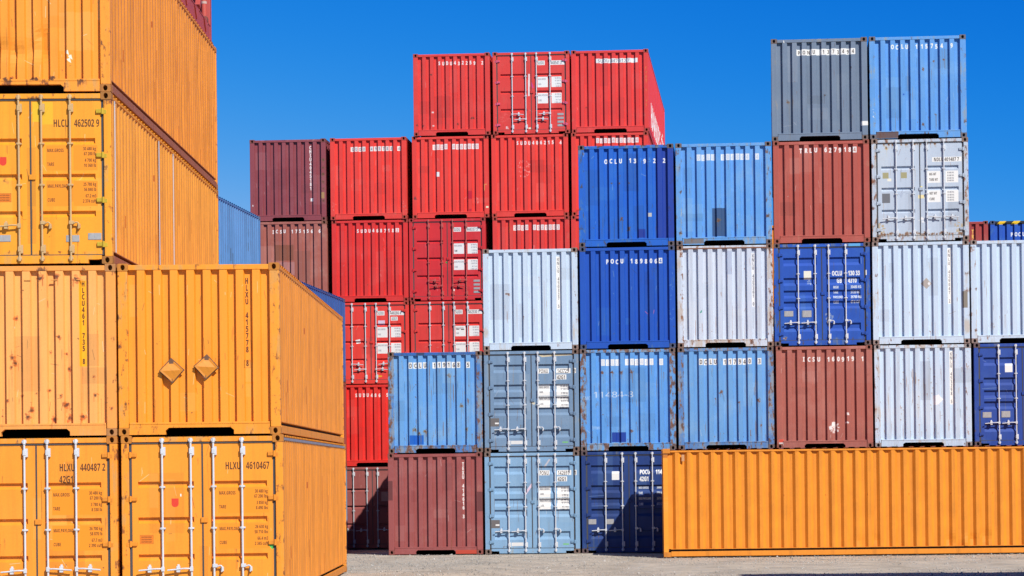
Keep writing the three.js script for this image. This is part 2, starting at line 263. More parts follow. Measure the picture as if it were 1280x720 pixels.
const barGeo = (hh, L, x, dir) => cached(`ba${hh}${L}${x}${dir}`, () => {
  const z = L / 2 + 0.012, parts = [], cyl = new THREE.CylinderGeometry(0.0165, 0.0165, hh - 0.14, 10).toNonIndexed(); cyl.translate(x, hh / 2 - 0.005, z); parts.push(cyl);
  for (const y of [hh - 0.075, 0.085]) { const c = new THREE.CylinderGeometry(0.026, 0.026, 0.07, 8).toNonIndexed(); c.translate(x, y, z); parts.push(c, box(x - 0.034, x + 0.034, y - 0.018, y + 0.022, z - 0.03, z + 0.018, 0.006)); }
  for (const y of [hh - 0.23, 0.24]) parts.push(box(x - 0.008, x + 0.05, y - 0.075, y + 0.055, z - 0.042, z + 0.004, 0.006), box(x - 0.022, x + 0.022, y - 0.05, y + 0.03, z - 0.03, z + 0.022, 0.006));
  for (const y of [hh * 0.46, hh * 0.7]) parts.push(box(x - 0.042, x + 0.042, y - 0.012, y + 0.014, z - 0.044, z + 0.004, 0.004), box(x - 0.021, x + 0.021, y - 0.016, y + 0.018, z - 0.03, z + 0.022, 0.004));
  return metreUV(mergeGeometries(parts.map((q) => { q.deleteAttribute('uv'); return q; })));
});
const handleGeo = (L, x, dir, y) => cached(`ha${L}${x}${dir}${y}`, () => {
  const z = L / 2 + 0.03, parts = [], a = x, b = x + dir * 0.36;
  const curve = new THREE.CatmullRomCurve3([new THREE.Vector3(a, y + 0.008, z), new THREE.Vector3(a + dir * 0.1, y + 0.012, z + 0.012), new THREE.Vector3(a + dir * 0.22, y, z + 0.01), new THREE.Vector3(b, y - 0.012, z + 0.018)]);
  const t = new THREE.TubeGeometry(curve, 8, 0.013, 6).toNonIndexed(); parts.push(t);
  parts.push(box(a - 0.025, a + 0.025, y - 0.03, y + 0.04, z - 0.03, z + 0.014, 0.006), box(a + dir * 0.2 - 0.028, a + dir * 0.2 + 0.028, y - 0.045, y + 0.05, z - 0.06, z + 0.012, 0.006), box(a + dir * 0.2 - 0.016, a + dir * 0.2 + 0.016, y + 0.04, y + 0.075, z - 0.06, z - 0.02, 0.004));
  return metreUV(mergeGeometries(parts.map((q) => { q.deleteAttribute('uv'); return q; })));
});
const shortHandleGeo = (L, x, y) => cached(`sh${L}${x}${y}`, () => {
  const z = L / 2 + 0.012, c = new THREE.CatmullRomCurve3([[0.05, 0.035], [0.08, 0.05], [0.115, 0.04], [0.12, -0.015], [0.112, -0.045]].map(([dx, dy]) => new THREE.Vector3(x + dx, y + dy, z + 0.02)));
  return metreUV(mergeGeometries([new THREE.TubeGeometry(c, 8, 0.013, 6).toNonIndexed(), box(x + 0.095, x + 0.14, y - 0.04, y + 0.03, z - 0.045, z + 0.005, 0.006), box(x - 0.025, x + 0.05, y + 0.02, y + 0.075, z - 0.02, z + 0.024, 0.006)].map((q) => { q.deleteAttribute('uv'); return q; })));
});
const hingeGeo = (L, sx, y) => cached(`hi${L}${sx}${y}`, () => {
  const z = L / 2, pin = new THREE.CylinderGeometry(0.02, 0.02, 0.09, 8).toNonIndexed(); pin.translate(sx * 1.085, y, z - 0.004); pin.deleteAttribute('uv');
  const lug = box(Math.min(sx * 0.985, sx * 1.1), Math.max(sx * 0.985, sx * 1.1), y - 0.033, y + 0.033, z - 0.04, z + 0.002, 0.01), lug2 = box(Math.min(sx * 1.07, sx * 1.15), Math.max(sx * 1.07, sx * 1.15), y - 0.045, y + 0.02, z - 0.03, z - 0.0005, 0.006);
  return metreUV(mergeGeometries([pin, lug, lug2].map((q) => { q.deleteAttribute('uv'); return q; })));
});
const plateGeo = (L, x, y, w, h, zo = 0) => box(x - w / 2, x + w / 2, y - h / 2, y + h / 2, L / 2 - 0.031 + zo, L / 2 - 0.022 + zo, 0.002);

function part(name, geo, mat, parent) { const m = new THREE.Mesh(geo, mat); m.name = name; m.castShadow = m.receiveShadow = true; parent.add(m); return m; }
// o: color, face options, len, hc, doors:'narrow'|'wide', bars colour, plates, side material ...
let variant = 0;
function container(o, label, group, place) {
  const hh = o.hc ? HC : H, L = o.len ?? L40, t = new THREE.Group(); t.name = numbered(o.name ?? 'shipping_container');
  t.userData = { label, category: 'container' }; if (group) t.userData.group = group;
  const fm = o.mat ?? faceMat({ seed: 100 + variant, ...o }), sm = plainMat(o.sideColor ?? o.color), v = variant++ % 5;
  const cm = plainMat(mix3(o.color, [132, 90, 66], o.casting ?? 0.5), 0.7);
  for (const sz of [1, -1]) for (const sx of [-1, 1]) part('corner_post', postGeo(hh, L, sx, sz, o.doors && sz > 0 ? 0.118 : POST), fm, t);
  for (const sz of [1, -1]) for (const sx of [-1, 1]) for (const sy of [0, 1]) part('corner_casting', castingGeo(hh, L, sx, sy, sz), cm, t);
  part('top_rail', endRailTop(hh, L), fm, t);
  const back = (m) => { m.rotation.y = Math.PI; return m; };
  back(part('top_rail', endRailTop(hh, L), sm, t)); back(part('bottom_rail', cached(`br${hh}${L}`, () => faceUV(box(-W / 2 + CW, W / 2 - CW, 0.014, 0.2, L / 2 - 0.1, L / 2 - 0.004, 0.006), hh)), sm, t)); back(part('end_panel', endPanelGeo(hh, L, v), sm, t));
  if (!o.doors) { part('bottom_rail', endRailLow(hh, L), fm, t); part('end_panel', o.dents ? endPanelGeo(hh, L, 'd' + t.name, o.dents) : endPanelGeo(hh, L, v), fm, t); }
  else {
    part('door_sill', doorSill(hh, L), fm, t);
    const bm = o.barMat ?? galv;
    for (const sx of [-1, 1]) {
      const d = part('door', doorLeaf(hh, L, sx, o.doors), fm, t); part('gasket', gasketGeo(hh, L, sx), rubber, d);
      for (const x of [sx * 0.17, sx * 0.6]) part('locking_bar', barGeo(hh, L, x, sx), bm, d);
      const hs = o.handles ?? 'both';
      if (sx < 0) { part('handle', handleGeo(L, -0.17, -1, hs === 'stagger' ? 0.46 : 0.58), bm, d); part('handle', handleGeo(L, -0.6, hs === 'stagger' ? 1 : -1, hs === 'stagger' ? 0.62 : 0.58), bm, d); }
      else if (hs === 'both' || hs === 'stagger') { part('handle', handleGeo(L, 0.17, 1, hs === 'stagger' ? 0.46 : 0.6), bm, d); part('handle', handleGeo(L, 0.6, hs === 'stagger' ? -1 : 1, hs === 'stagger' ? 0.63 : 0.6), bm, d); }
      else { part('handle', shortHandleGeo(L, 0.17, 0.58), bm, d); part('handle', shortHandleGeo(L, 0.6, 0.58), bm, d); }
      for (const y of [0.3, 0.97, 1.65, hh - 0.29]) part('hinge', hingeGeo(L, sx, y), o.hingeMat ?? sm, d);
      for (const [x, y, w, h, m] of (o.plates ?? []).filter((p) => p[0] * sx > 0)) part('data_plate', plateGeo(L, x, y, w, h), m ?? plate, d);
      if (sx > 0 && o.keeper !== false) part('anti_theft_lug', box(-0.03, 0.075, 1.28, 1.36, L / 2 - 0.03, L / 2 - 0.004, 0.008), sm, d);
    }
  }
  part('side_panel', sideGeo(hh, L, 1, o.sideKey ?? v, o.sideDents, o.sideProf), o.sideMat ?? sm, t); part('side_panel', sideGeo(hh, L, -1, v), sm, t);
  for (const sx of [-1, 1]) { part('top_side_rail', topSideRail(hh, L, sx), o.railMat ?? sm, t); part('bottom_side_rail', lowSideRail(hh, L, sx), o.lowRailMat ?? sm, t); }
  part('roof_panel', roofGeo(hh, L), sm, t); part('floor', floorGeo(hh, L), timber, t);
  o.extra?.(t, hh, L);
  place(t, L); scene.add(t); return t;
}
// left-front corner (x, z) of the end wall, turned by yaw
const at = (x, y, z, yaw = 0) => (t, L) => { const c = Math.cos(yaw), s = Math.sin(yaw); t.rotation.y = yaw; t.position.set(x + c * W / 2 - s * L / 2, y, z - s * W / 2 - c * L / 2); };

// ---------------------------------------------------------------- ground
function groundY(x, z) {
  const dip = Math.max(smooth(-12.3, -13.1, z), smooth(-11.2, -12.6, x) * smooth(-1.5, -4.5, z));
  return -0.29 * dip + 0.09 * smooth(4.5, 11, z) * smooth(-6.0, -7.6, x);
}
{
  const ax = (a, b, fa, fb, step, c) => { const r = []; for (let v = a; v < fa; v += c) r.push(v); for (let v = fa; v < fb; v += step) r.push(v); for (let v = fb; v <= b; v += c) r.push(v); return r; };
  const xs = ax(-600, 600, -22, 12, 0.22, 24), zs = ax(-800, 160, -20, 26, 0.22, 24), pos = [], uv = [], idx = [];
  for (const z of zs) for (const x of xs) {
    const n = (noise(x * 9 + 400, z * 9 + 300) - 0.5) * 0.05 + (noise(x * 45, z * 45) - 0.5) * 0.025;
    pos.push(x, groundY(x, z) - 0.012 + n * (Math.abs(x) < 40 && Math.abs(z) < 40 ? 1 : 0), z); uv.push(x / 6, z / 6);
  }
  const nx = xs.length; for (let j = 0; j < zs.length - 1; j++) for (let i = 0; i < nx - 1; i++) { const a = j * nx + i; idx.push(a, a + nx, a + 1, a + 1, a + nx, a + nx + 1); }
  const g = new THREE.BufferGeometry(); g.setAttribute('position', new THREE.Float32BufferAttribute(pos, 3)); g.setAttribute('uv', new THREE.Float32BufferAttribute(uv, 2)); g.setIndex(idx); g.computeVertexNormals();
  const N = 1024, cv = document.createElement('canvas'); cv.width = cv.height = N; const c = cv.getContext('2d'), im = c.createImageData(N, N), R = rng(5);
  for (let y = 0; y < N; y++) for (let x = 0; x < N; x++) {
    const a = noise(x / 2, y / 2), b = noise(x * 2 + 77, y * 2), f = R();
    const m = 0.76 + 0.3 * a + 0.22 * (b - 0.5) + 0.3 * (f - 0.5), q = (y * N + x) * 4, tr = noise(x * 0.35 + 60, y * 2.4), k = [194, 181, 162].map((v, i) => lerp(v, [152, 149, 146][i], clamp((b - 0.5) * 2.5 + (tr - 0.5) * 2)));
    for (let i = 0; i < 3; i++) im.data[q + i] = clamp(k[i] * m, 0, 255); im.data[q + 3] = 255;
  }
  c.putImageData(im, 0, 0);
  const t = new THREE.CanvasTexture(cv); t.colorSpace = THREE.SRGBColorSpace; t.wrapS = t.wrapT = THREE.RepeatWrapping; t.magFilter = THREE.LinearFilter;
  const m = new THREE.Mesh(g, new THREE.MeshStandardMaterial({ map: t, roughness: 0.95, bumpMap: t, bumpScale: 0.012 })); m.name = 'ground'; m.receiveShadow = m.castShadow = true;
  m.userData = { kind: 'structure', label: 'dusty grey gravel yard in front of the containers', category: 'ground' }; scene.add(m);
  // loose stones
  const sg = new THREE.IcosahedronGeometry(1, 0), n = 26000, st = new THREE.InstancedMesh(sg, new THREE.MeshStandardMaterial({ color: 0xffffff, roughness: 0.95 }), n), M = new THREE.Matrix4(), Q = new THREE.Quaternion(), E2 = new THREE.Euler(), C = new THREE.Color();
  for (let i = 0; i < n; i++) {
    const x = -14 + R() * 24, z = R() < 0.12 ? -12 + R() * 12 : -0.5 + R() * 17, s = 0.006 + 0.02 * R() * R() * R() + (R() < 0.01 ? 0.015 : 0);
    E2.set(R() * 6, R() * 6, R() * 6); Q.setFromEuler(E2); M.compose(new THREE.Vector3(x, groundY(x, z) - 0.006 + s * 0.2, z), Q, new THREE.Vector3(s, s * (0.5 + 0.5 * R()), s * (0.7 + 0.5 * R()))); st.setMatrixAt(i, M);
    const v = 0.2 + 0.25 * R(); C.setRGB(v * 1.04, v, v * 0.93); st.setColorAt(i, C);
  }
  st.name = 'loose_gravel'; st.castShadow = st.receiveShadow = true; st.userData = { kind: 'stuff', label: 'small loose stones scattered over the gravel yard', category: 'gravel' }; scene.add(st);
}

// ---------------------------------------------------------------- paint colours as the sunlit photograph shows them
const C = {
  yellow: [253, 157, 36], yellowPale: [254, 176, 92], maroon: [156, 80, 78], brick: [178, 82, 70], rose: [172, 98, 86], red: [236, 60, 50], redDeep: [226, 58, 52], crimson: [214, 38, 46],
  sky: [104, 164, 224], skyB: [92, 158, 228], blue: [14, 98, 204], deep: [2, 80, 188], navy: [16, 56, 126], steel: [116, 146, 178], steelLight: [132, 172, 208], pale: [200, 219, 240], paleWorn: [204, 216, 234], grey: [112, 130, 154], ash: [188, 202, 220], wine: [146, 66, 74],
};
const white = [240, 240, 238], ink = [60, 50, 46];
const data4 = (P, o = {}) => {                                        // the weight panels of a door
  const { x = 1.42, y = [1.42, 0.92], w = 0.34, h = 0.36, bg = white, fg = [70, 70, 80], x2 = 1.92, w2 = 0.3 } = o;
  y.forEach((yy, i) => {
    if (bg) { P.rect(x, yy, w, h, bg); P.rect(x2, yy, w2, h, bg); }
    P.text(i ? 'MAX.PAYLOAD' : 'MAX.GROSS', x + 0.015, yy + h - 0.1, 0.052, fg, { sx: 0.62 }); P.text(i ? 'CUBE' : 'TARE', x + 0.015, yy + 0.07, 0.052, fg, { sx: 0.62 });
    (o.nums?.[i] ?? (i ? ['26 700 kg', '58 870 lb', '67.7 m3', '2 390 cuft'] : ['30 480 kg', '67 200 lb', '3 780 kg', '8 330 lb'])).forEach((s, k) => P.text(s, x2 + w2 - 0.02, yy + h - 0.075 - k * 0.078 - (k > 1 ? 0.02 : 0), 0.05, fg, { sx: 0.64, align: 'right' }));
  });
};
const blob = (P, x, y, r, c, n = 20) => { for (let i = 0; i < n; i++) { const a = P.R() * 6.28, q = r * Math.sqrt(P.R()); P.rect(x + q * Math.cos(a), y + q * Math.sin(a), 0.02 + P.R() * r * 0.5, 0.02 + P.R() * r * 0.4, c, 0.75); } };
const diamond = (P, x, y, r, c, a = 1) => P.poly([[x - r, y], [x, y + r], [x + r, y], [x, y - r]], c, a);

const FRONT = 'front rows of stacked containers', BACK = 'red containers stacked behind the blue ones', LEFT = 'orange yellow containers stacked beside the yard';
const zj = rng(31), F = (x, tier, o, label) => container(o, label, FRONT, at(x, (tier - 1) * H, (zj() - 0.5) * 0.04));
const box1 = { box: white, c: ink };

// ---- front block, columns from the gap by the yellow stack towards the long yellow box
F(-10.895, 1, { color: C.maroon, edge: 0.2, rust: 0.06, casting: 0.25, fade: 0.2, draw: (P) => {
  P.column('TEXU 414616 3', { x: 1.96, y: 2.27, pitch: 0.112, size: 0.095 });
  P.rect(0, 1.4, 0.12, 0.5, [110, 55, 56]); P.rect(W - 0.14, 1.1, 0.14, 0.5, [112, 58, 58]); P.rect(1.74, 0.012, 0.56, 0.1, [190, 70, 50]); P.rect(0.6, 1.35, 0.1, 0.3, [140, 66, 66], 0.6);
} }, 'maroon container on the gravel under the rust streaked light blue one');
F(-10.874, 2, { color: C.sky, frame: [76, 128, 196], edge: 1.0, rust: 0.5, fade: 0.25, casting: 0.85, spots: 34, draw: (P) => {
  P.rect(0.0, P.hh - 0.09, W, 0.075, [30, 92, 176], 0.75); P.rect(0.75, P.hh - 0.09, 0.2, 0.075, [40, 60, 90], 0.8);
  P.rect(0.55, 0.22, 0.36, 0.24, [16, 98, 196]); P.row('DCLU 119168 5', { x: 0.56, pitch: 0.131, y: 2.2, size: 0.11, ...box1 });
  for (const [x, y, d] of [[1.58, 1.98, 1.2], [0.68, 0.6, 0.3], [0.8, 0.5, 0.3], [2.02, 0.6, 0.4], [0.95, 0.55, 0.3], [1.9, 1.2, 0.5]]) P.spot(x, y, 0.05, d, [132, 96, 50]);
} }, 'rust streaked light blue container with boxed letters, on top of the maroon one');
const ponu = (num, chk, x) => (P) => {
  P.rect(1.4, 2.0, 0.27, 0.13, white); P.rect(1.86, 2.0, 0.37, 0.13, white); P.rect(2.3, 2.0, 0.07, 0.13, white); P.rect(1.86, 1.84, 0.26, 0.13, white);
  P.text('PONU', 1.41, 2.01, 0.1, ink, { sx: 0.62 }); P.text(num, 1.88, 2.01, 0.1, ink, { sx: 0.66 }); P.text(chk, 2.31, 2.01, 0.1, ink, { sx: 0.66 }); P.text('42G1', 1.88, 1.85, 0.1, ink, { sx: 0.66 });
  data4(P, { x: 1.4, x2: 1.86, w: 0.29, w2: 0.31, h: 0.29, y: [1.43, 1.13] });
  P.rect(0.68, 0.2, 0.3, 0.09, [225, 225, 225]); P.rect(2.0, 0.22, 0.15, 0.035, [120, 190, 120]);
  P.rect(0.16, 0.66, 0.22, 0.21, [110, 105, 105]); P.rect(0.27, 0.72, 0.1, 0.04, white);
  if (x) { P.poly([[1.02, 1.55], [1.2, 1.8], [1.23, 1.74], [1.06, 1.5]], [220, 200, 220]); P.poly([[1.52, 2.22], [1.66, 2.42], [1.7, 2.4], [1.56, 2.2]], [190, 190, 200]); }
  else { P.poly([[1.35, 2.5], [1.55, 2.46], [1.9, 2.5], [2.3, 2.5], [2.3, 2.46], [1.8, 2.44], [1.5, 2.42]], [215, 200, 165]); blob(P, 1.24, 1.24, 0.05, [225, 215, 190], 12); }
};
F(-8.397, 1, { color: C.steelLight, doors: 'wide', edge: 0.35, rust: 0.06, casting: 0.75, handles: 'right', draw: ponu('142691', '1', 1) }, 'light steel blue container with doors and locking bars, standing on the gravel');
F(-8.387, 2, { color: C.steel, doors: 'wide', edge: 0.35, rust: 0.08, casting: 0.75, handles: 'right', draw: ponu('143725', '9', 0) }, 'darker steel blue container with doors, between the light steel blue doors and a pale container');
F(-8.387, 3, { color: C.pale, edge: 0.5, rust: 0.1, casting: 0.7, fade: 0.1, draw: (P) => { P.column('KNLU 450327 5', { x: 1.94, y: 2.27, pitch: 0.1, size: 0.085, c: [90, 90, 100], strip: white }); P.spot(0.6, 1.45, 0.03); P.spot(0.66, 1.44, 0.03, 0.1); } }, 'pale blue white container on top of the two steel blue door containers');
const pocuDoor = (num) => (P) => {
  P.rect(0.78, 1.86, 0.19, 0.22, white);
  P.text('POCU', 1.49, 2.0, 0.12, white, { sx: 0.6, fat: 0.08 }); P.text(num, 1.9, 2.0, 0.12, white, { sx: 0.6, fat: 0.08 }); P.text('42G1', 1.49, 1.82, 0.12, white, { sx: 0.6, fat: 0.08 });
  ['MAX GROSS', 'TARE', 'MAX PAYLOAD', 'CUBE'].forEach((s, i) => { P.text(s, 1.46, 1.63 - i * 0.14, 0.06, white, { sx: 0.55 }); P.text(['30480 KG', '3780 KG', '26700 KG', '67.7 CM'][i], 1.92, 1.63 - i * 0.14, 0.06, white, { sx: 0.55 }); });
  P.scrape(0.2, 1.45, 0.4, 0.05, [150, 170, 205], 0.012, 0.5); P.scrape(0.25, 1.2, 0.4, 0.02, [150, 170, 205], 0.012, 0.5);
};
F(-5.91, 1, { color: C.navy, doors: 'wide', edge: 0.3, rust: 0.05, casting: 0.7, handles: 'right', plates: [[-0.95, 0.8, 0.2, 0.13], [-0.5, 0.8, 0.2, 0.13]], draw: pocuDoor('114210') }, 'navy container with doors on the gravel, half in the shadow of the long yellow one');
F(-5.914, 2, { color: C.skyB, edge: 0.95, rust: 0.42, fade: 0.25, casting: 0.8, spots: 24, draw: (P) => {
  P.row('DCLU 118441 8', { x: 0.5, pitch: 0.128, y: 2.2, size: 0.115, box: white, c: [205, 215, 230] }); P.text('11484-8', 0.32, 1.36, 0.15, [225, 230, 240], { sx: 1.4, a: 0.75, bold: false });
  P.rect(0.8, 0.22, 0.36, 0.25, [14, 62, 160]); for (const x of [0.56, 0.82, 1.06, 1.32]) P.spot(x, 2.0, 0.045, 0.35); P.spot(1.3, 0.5, 0.04, 0.3); P.text('GMO', 0.05, 1.3, 0.1, white, { a: 0.5, bold: false }); P.text('lmw', 0.3, 0.55, 0.1, white, { a: 0.5, bold: false });
} }, 'sky blue container with a hand painted number above the navy doors');
F(-5.895, 3, { color: C.deep, edge: 0.22, rust: 0.05, casting: 0.55, fade: 0.06, draw: (P) => { P.row('POCU 189806', { x: 0.67, pitch: 0.124, y: 2.17, size: 0.12 }); P.rect(2.03, 2.16, 0.09, 0.14, white); P.text('4', 2.045, 2.175, 0.11, C.deep); P.scrape(1.66, 0.95, 0.1, -0.8, [225, 110, 160], 0.012); P.scrape(1.88, 0.88, 0.1, 1.4, [225, 110, 160], 0.012); for (let i = 0; i < 14; i++) P.scrape(2.28 + P.R() * 0.1, 0.7 + P.R() * 1.2, 0.05, P.R() * 3, [190, 205, 225], 0.006, 0.6); } }, 'deep royal blue container without rust, under another blue one');
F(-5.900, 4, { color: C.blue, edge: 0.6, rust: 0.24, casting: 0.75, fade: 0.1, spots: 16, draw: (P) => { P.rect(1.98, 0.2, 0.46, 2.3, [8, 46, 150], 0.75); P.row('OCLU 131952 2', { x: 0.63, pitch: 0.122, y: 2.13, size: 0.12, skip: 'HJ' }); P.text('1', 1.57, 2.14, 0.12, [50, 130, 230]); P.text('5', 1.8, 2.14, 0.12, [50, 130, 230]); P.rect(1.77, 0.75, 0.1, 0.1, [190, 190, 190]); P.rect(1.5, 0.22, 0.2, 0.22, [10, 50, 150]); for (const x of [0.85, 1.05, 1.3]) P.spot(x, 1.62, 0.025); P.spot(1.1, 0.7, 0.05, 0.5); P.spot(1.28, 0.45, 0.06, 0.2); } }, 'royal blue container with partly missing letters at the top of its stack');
F(-3.415, 2, { color: C.sky, frame: [86, 134, 198], edge: 0.8, rust: 0.32, fade: 0.2, casting: 0.8, spots: 16, draw: (P) => { P.row('DCLU 117940 3', { x: 0.55, pitch: 0.128, y: 2.18, size: 0.11, ...box1 }); P.spot(1.1, 1.45, 0.05, 0.2); P.spot(2.05, 1.25, 0.05, 0.3); P.spot(2.1, 0.6, 0.03, 0.5); P.spot(0.95, 1.3, 0.02, 0.2); P.spot(1.55, 1.2, 0.03, 0.3); } }, 'light blue container with boxed letters between the long yellow one and a weathered white one');
F(-3.405, 3, { color: C.paleWorn, edge: 0.8, rust: 0.2, dirt: 0.7, casting: 0.8, fade: 0.05, draw: (P) => { P.column('KNLU 425361 0', { x: 1.94, y: 2.27, pitch: 0.102, size: 0.085, c: [80, 80, 90], strip: [225, 228, 235] }); P.rect(0, P.hh - 0.1, W, 0.03, [130, 78, 50], 0.9); P.rect(1.28, 1.85, 0.12, 0.6, [165, 180, 210], 0.6); blob(P, 0.58, 0.9, 0.03, [60, 150, 130], 6); } }, 'weathered white container with grimy ribs between two light blue ones');
F(-3.41, 4, { color: C.skyB, edge: 0.6, rust: 0.16, casting: 0.75, fade: 0.25, spots: 10, draw: (P) => { P.row('DCLU 104844 4', { x: 0.57, pitch: 0.122, y: 2.18, size: 0.11, box: [225, 232, 240], c: [190, 205, 225] }); P.rect(0.92, 0.22, 0.33, 0.72, [48, 84, 130]); P.spot(1.08, 0.62, 0.07, 0.3, [120, 90, 60]); P.rect(0.2, 0.04, 0.5, 0.13, [120, 96, 80], 0.7); } }, 'bright light blue container with a dark repair patch at the top of its stack');
F(-0.919, 2, { color: C.rose, edge: 0.18, rust: 0.08, casting: 0.3, fade: 0.22, draw: (P) => { P.row('ICSU 160919 1', { x: 0.68, pitch: 0.119, y: 2.2, size: 0.12 }); blob(P, 1.45, 0.5, 0.13, [245, 245, 245], 26); blob(P, 1.76, 0.62, 0.04, [245, 245, 245], 8); blob(P, 1.8, 0.85, 0.04, [245, 245, 245], 8); P.rect(0.06, 0.08, 0.11, 0.16, [225, 215, 210]); P.rect(0.06, 0.16, 0.11, 0.08, [220, 80, 60]); } }, 'rose brown container with white paint splashes behind the long yellow one');
F(-0.945, 3, { color: [16, 78, 182], doors: 'wide', edge: 0.6, rust: 0.08, casting: 0.8, handles: 'right', plates: [[-0.85, 0.82, 0.23, 0.14], [-0.39, 0.81, 0.23, 0.17]], draw: (P) => {
  P.rect(0.76, 1.68, 0.19, 0.22, [235, 235, 220]); P.text('OCLU', 1.47, 1.77, 0.12, white, { sx: 0.6, fat: 0.06 }); P.text('130 33', 1.88, 1.77, 0.12, white, { sx: 0.6, fat: 0.06 }); P.rect(2.28, 1.77, 0.07, 0.13, white); P.text('GB', 1.59, 1.59, 0.12, white, { sx: 0.6, fat: 0.06 }); P.text('4310', 1.88, 1.59, 0.12, white, { sx: 0.6, fat: 0.06 });
  ['MGW', 'TARE', 'PAYLOAD', 'CUBE'].forEach((s, i) => { P.text(s, 1.5, 1.44 - i * 0.125, 0.065, white, { sx: 0.6 }); P.text(['30480 KG', '3720 KG', '26760 KG', '67.8 CM'][i], 1.94, 1.44 - i * 0.125, 0.075, white, { sx: 0.6 }); });
  blob(P, 0.88, 1.58, 0.06, [150, 165, 200], 10); blob(P, 1.36, 0.7, 0.1, [150, 160, 185], 14); P.rect(1.33, 0.56, 0.09, 0.07, white); P.spot(0.28, 0.2, 0.05, 0, [190, 150, 120]); P.rect(1.9, P.hh - 0.1, 0.3, 0.07, [90, 170, 225]); P.rect(0.5, P.hh - 0.1, 0.9, 0.05, [24, 92, 200]);
} }, 'bright blue container with doors and white locking bars between two red brown ones');
F(-0.93, 4, { color: C.brick, edge: 0.2, rust: 0.05, casting: 0.35, fade: 0.12, draw: (P) => { P.row('TRLU 627918', { x: 0.68, pitch: 0.123, y: 2.3, size: 0.12 }); P.rect(2.02, 2.28, 0.1, 0.15, white); P.text('4', 2.04, 2.3, 0.11, C.brick); } }, 'brick red container above the bright blue doors and under a slate grey one');
F(-0.95, 5, { color: C.grey, edge: 0.25, rust: 0.06, casting: 0.6, fade: 0.1, draw: (P) => { P.row('PONU 1373494', { x: 0.68, pitch: 0.122, y: 2.2, size: 0.1, strip: white, c: ink }); P.rect(W - 0.18, 0.36, 0.18, 0.11, white); P.spot(0.42, 1.0, 0.05, 0.9, [110, 88, 62], 0.6); P.spot(1.35, 1.15, 0.03, 0.2, [40, 35, 35]); P.spot(2.03, 1.85, 0.025, 0.1, [40, 35, 35]); P.poly([[0.32, 2.5], [0.32, 2.58], [0.36, 2.5]], white); } }, 'slate grey container on the very top of the tall stack');
F(1.565, 2, { color: C.pale, edge: 0.6, rust: 0.3, dirt: 0.5, casting: 0.5, fade: 0.05, spots: 30, draw: (P) => { P.column('KNLU 453298 5', { x: 1.95, y: 2.3, pitch: 0.1, size: 0.085, c: [80, 80, 90], strip: white }); diamond(P, 1.6, 1.2, 0.13, [245, 245, 250]); P.rect(1.48, 1.06, 0.1, 0.24, [245, 245, 250]); for (const x of [0.66, 1.05, 1.4]) for (let i = 0; i < 6; i++) P.spot(x + P.R() * 0.08, 0.4 + P.R() * 1.6, 0.02, 0.3, [150, 120, 90], 0.5); } }, 'rust freckled pale container with a white diamond sticker behind the long yellow one');
F(1.545, 3, { color: C.pale, edge: 0.55, rust: 0.06, casting: 0.65, fade: 0.05, draw: (P) => { P.column('KNLU 426047 2', { x: 1.98, y: 2.3, pitch: 0.105, size: 0.085, c: [120, 110, 110], strip: white }); diamond(P, 1.36, 1.53, 0.14, [175, 165, 160]); P.poly([[1.39, 1.53], [1.43, 1.58], [1.47, 1.53], [1.43, 1.48]], [230, 230, 235]); P.rect(W - 0.17, 0.9, 0.12, 0.42, [138, 130, 118]); } }, 'clean pale container with a brown diamond mark beside the bright blue doors');
F(1.558, 4, { color: C.ash, doors: 'narrow', edge: 0.75, rust: 0.16, casting: 0.7, fade: 0.1, draw: (P) => {
  P.rect(1.53, 2.0, 0.74, 0.12, white); P.text('NDLU 401487 7', 1.57, 2.015, 0.09, ink, { sx: 0.72 });
  for (const y of [1.47, 0.98]) { P.rect(1.41, y, 0.32, 0.3, white); P.rect(1.86, y, 0.32, 0.3, white); }
  P.text('MG WT', 1.45, 1.66, 0.07, ink, { sx: 0.55 }); P.text('TARE WT', 1.45, 1.52, 0.07, ink, { sx: 0.55 }); P.text('NET WT', 1.45, 1.17, 0.07, ink, { sx: 0.55 }); P.text('CUBE', 1.45, 1.03, 0.07, ink, { sx: 0.55 });
  for (const y of [1.7, 1.63, 1.56, 1.5, 1.21, 1.14, 1.07, 1.01]) P.text('30 480 KG', 1.9, y, 0.045, [120, 120, 125], { sx: 0.6 });
  P.rect(0.28, 1.6, 0.15, 0.15, [165, 160, 120]); P.rect(0.74, 1.6, 0.15, 0.15, [165, 160, 120]); P.rect(0.4, 1.53, 0.1, 0.07, [235, 235, 220]); P.rect(0.26, 0.98, 0.2, 0.24, [110, 112, 120]);
  for (let i = 0; i < 9; i++) P.scrape(0.66 + P.R() * 0.26, 1.0 + P.R() * 0.25, 0.1, P.R() * 3, [90, 100, 130], 0.006, 0.6);
  P.rect(1.17, 1.08, 0.15, 0.09, [240, 225, 170]); P.rect(1.22, 1.33, 0.06, 0.06, [240, 225, 150]); blob(P, 1.22, 0.5, 0.08, [245, 245, 245], 8); blob(P, 0.2, 0.3, 0.12, [185, 165, 130], 14); blob(P, 2.2, 0.32, 0.14, [185, 165, 130], 14);
  for (let i = 0; i < 46; i++) P.spot(0.1 + P.R() * 2.2, 0.14 + P.R() * 0.08, 0.035, 0.06, [125, 85, 50], 0.7); for (let i = 0; i < 20; i++) P.spot(0.25 + P.R() * 1.4, 2.46, 0.03, 0.1, [135, 92, 50], 0.7); P.spot(0.38, 2.38, 0.05, 0.2, [190, 160, 100]);
} }, 'light grey container with doors and rusty sill under a light blue one');
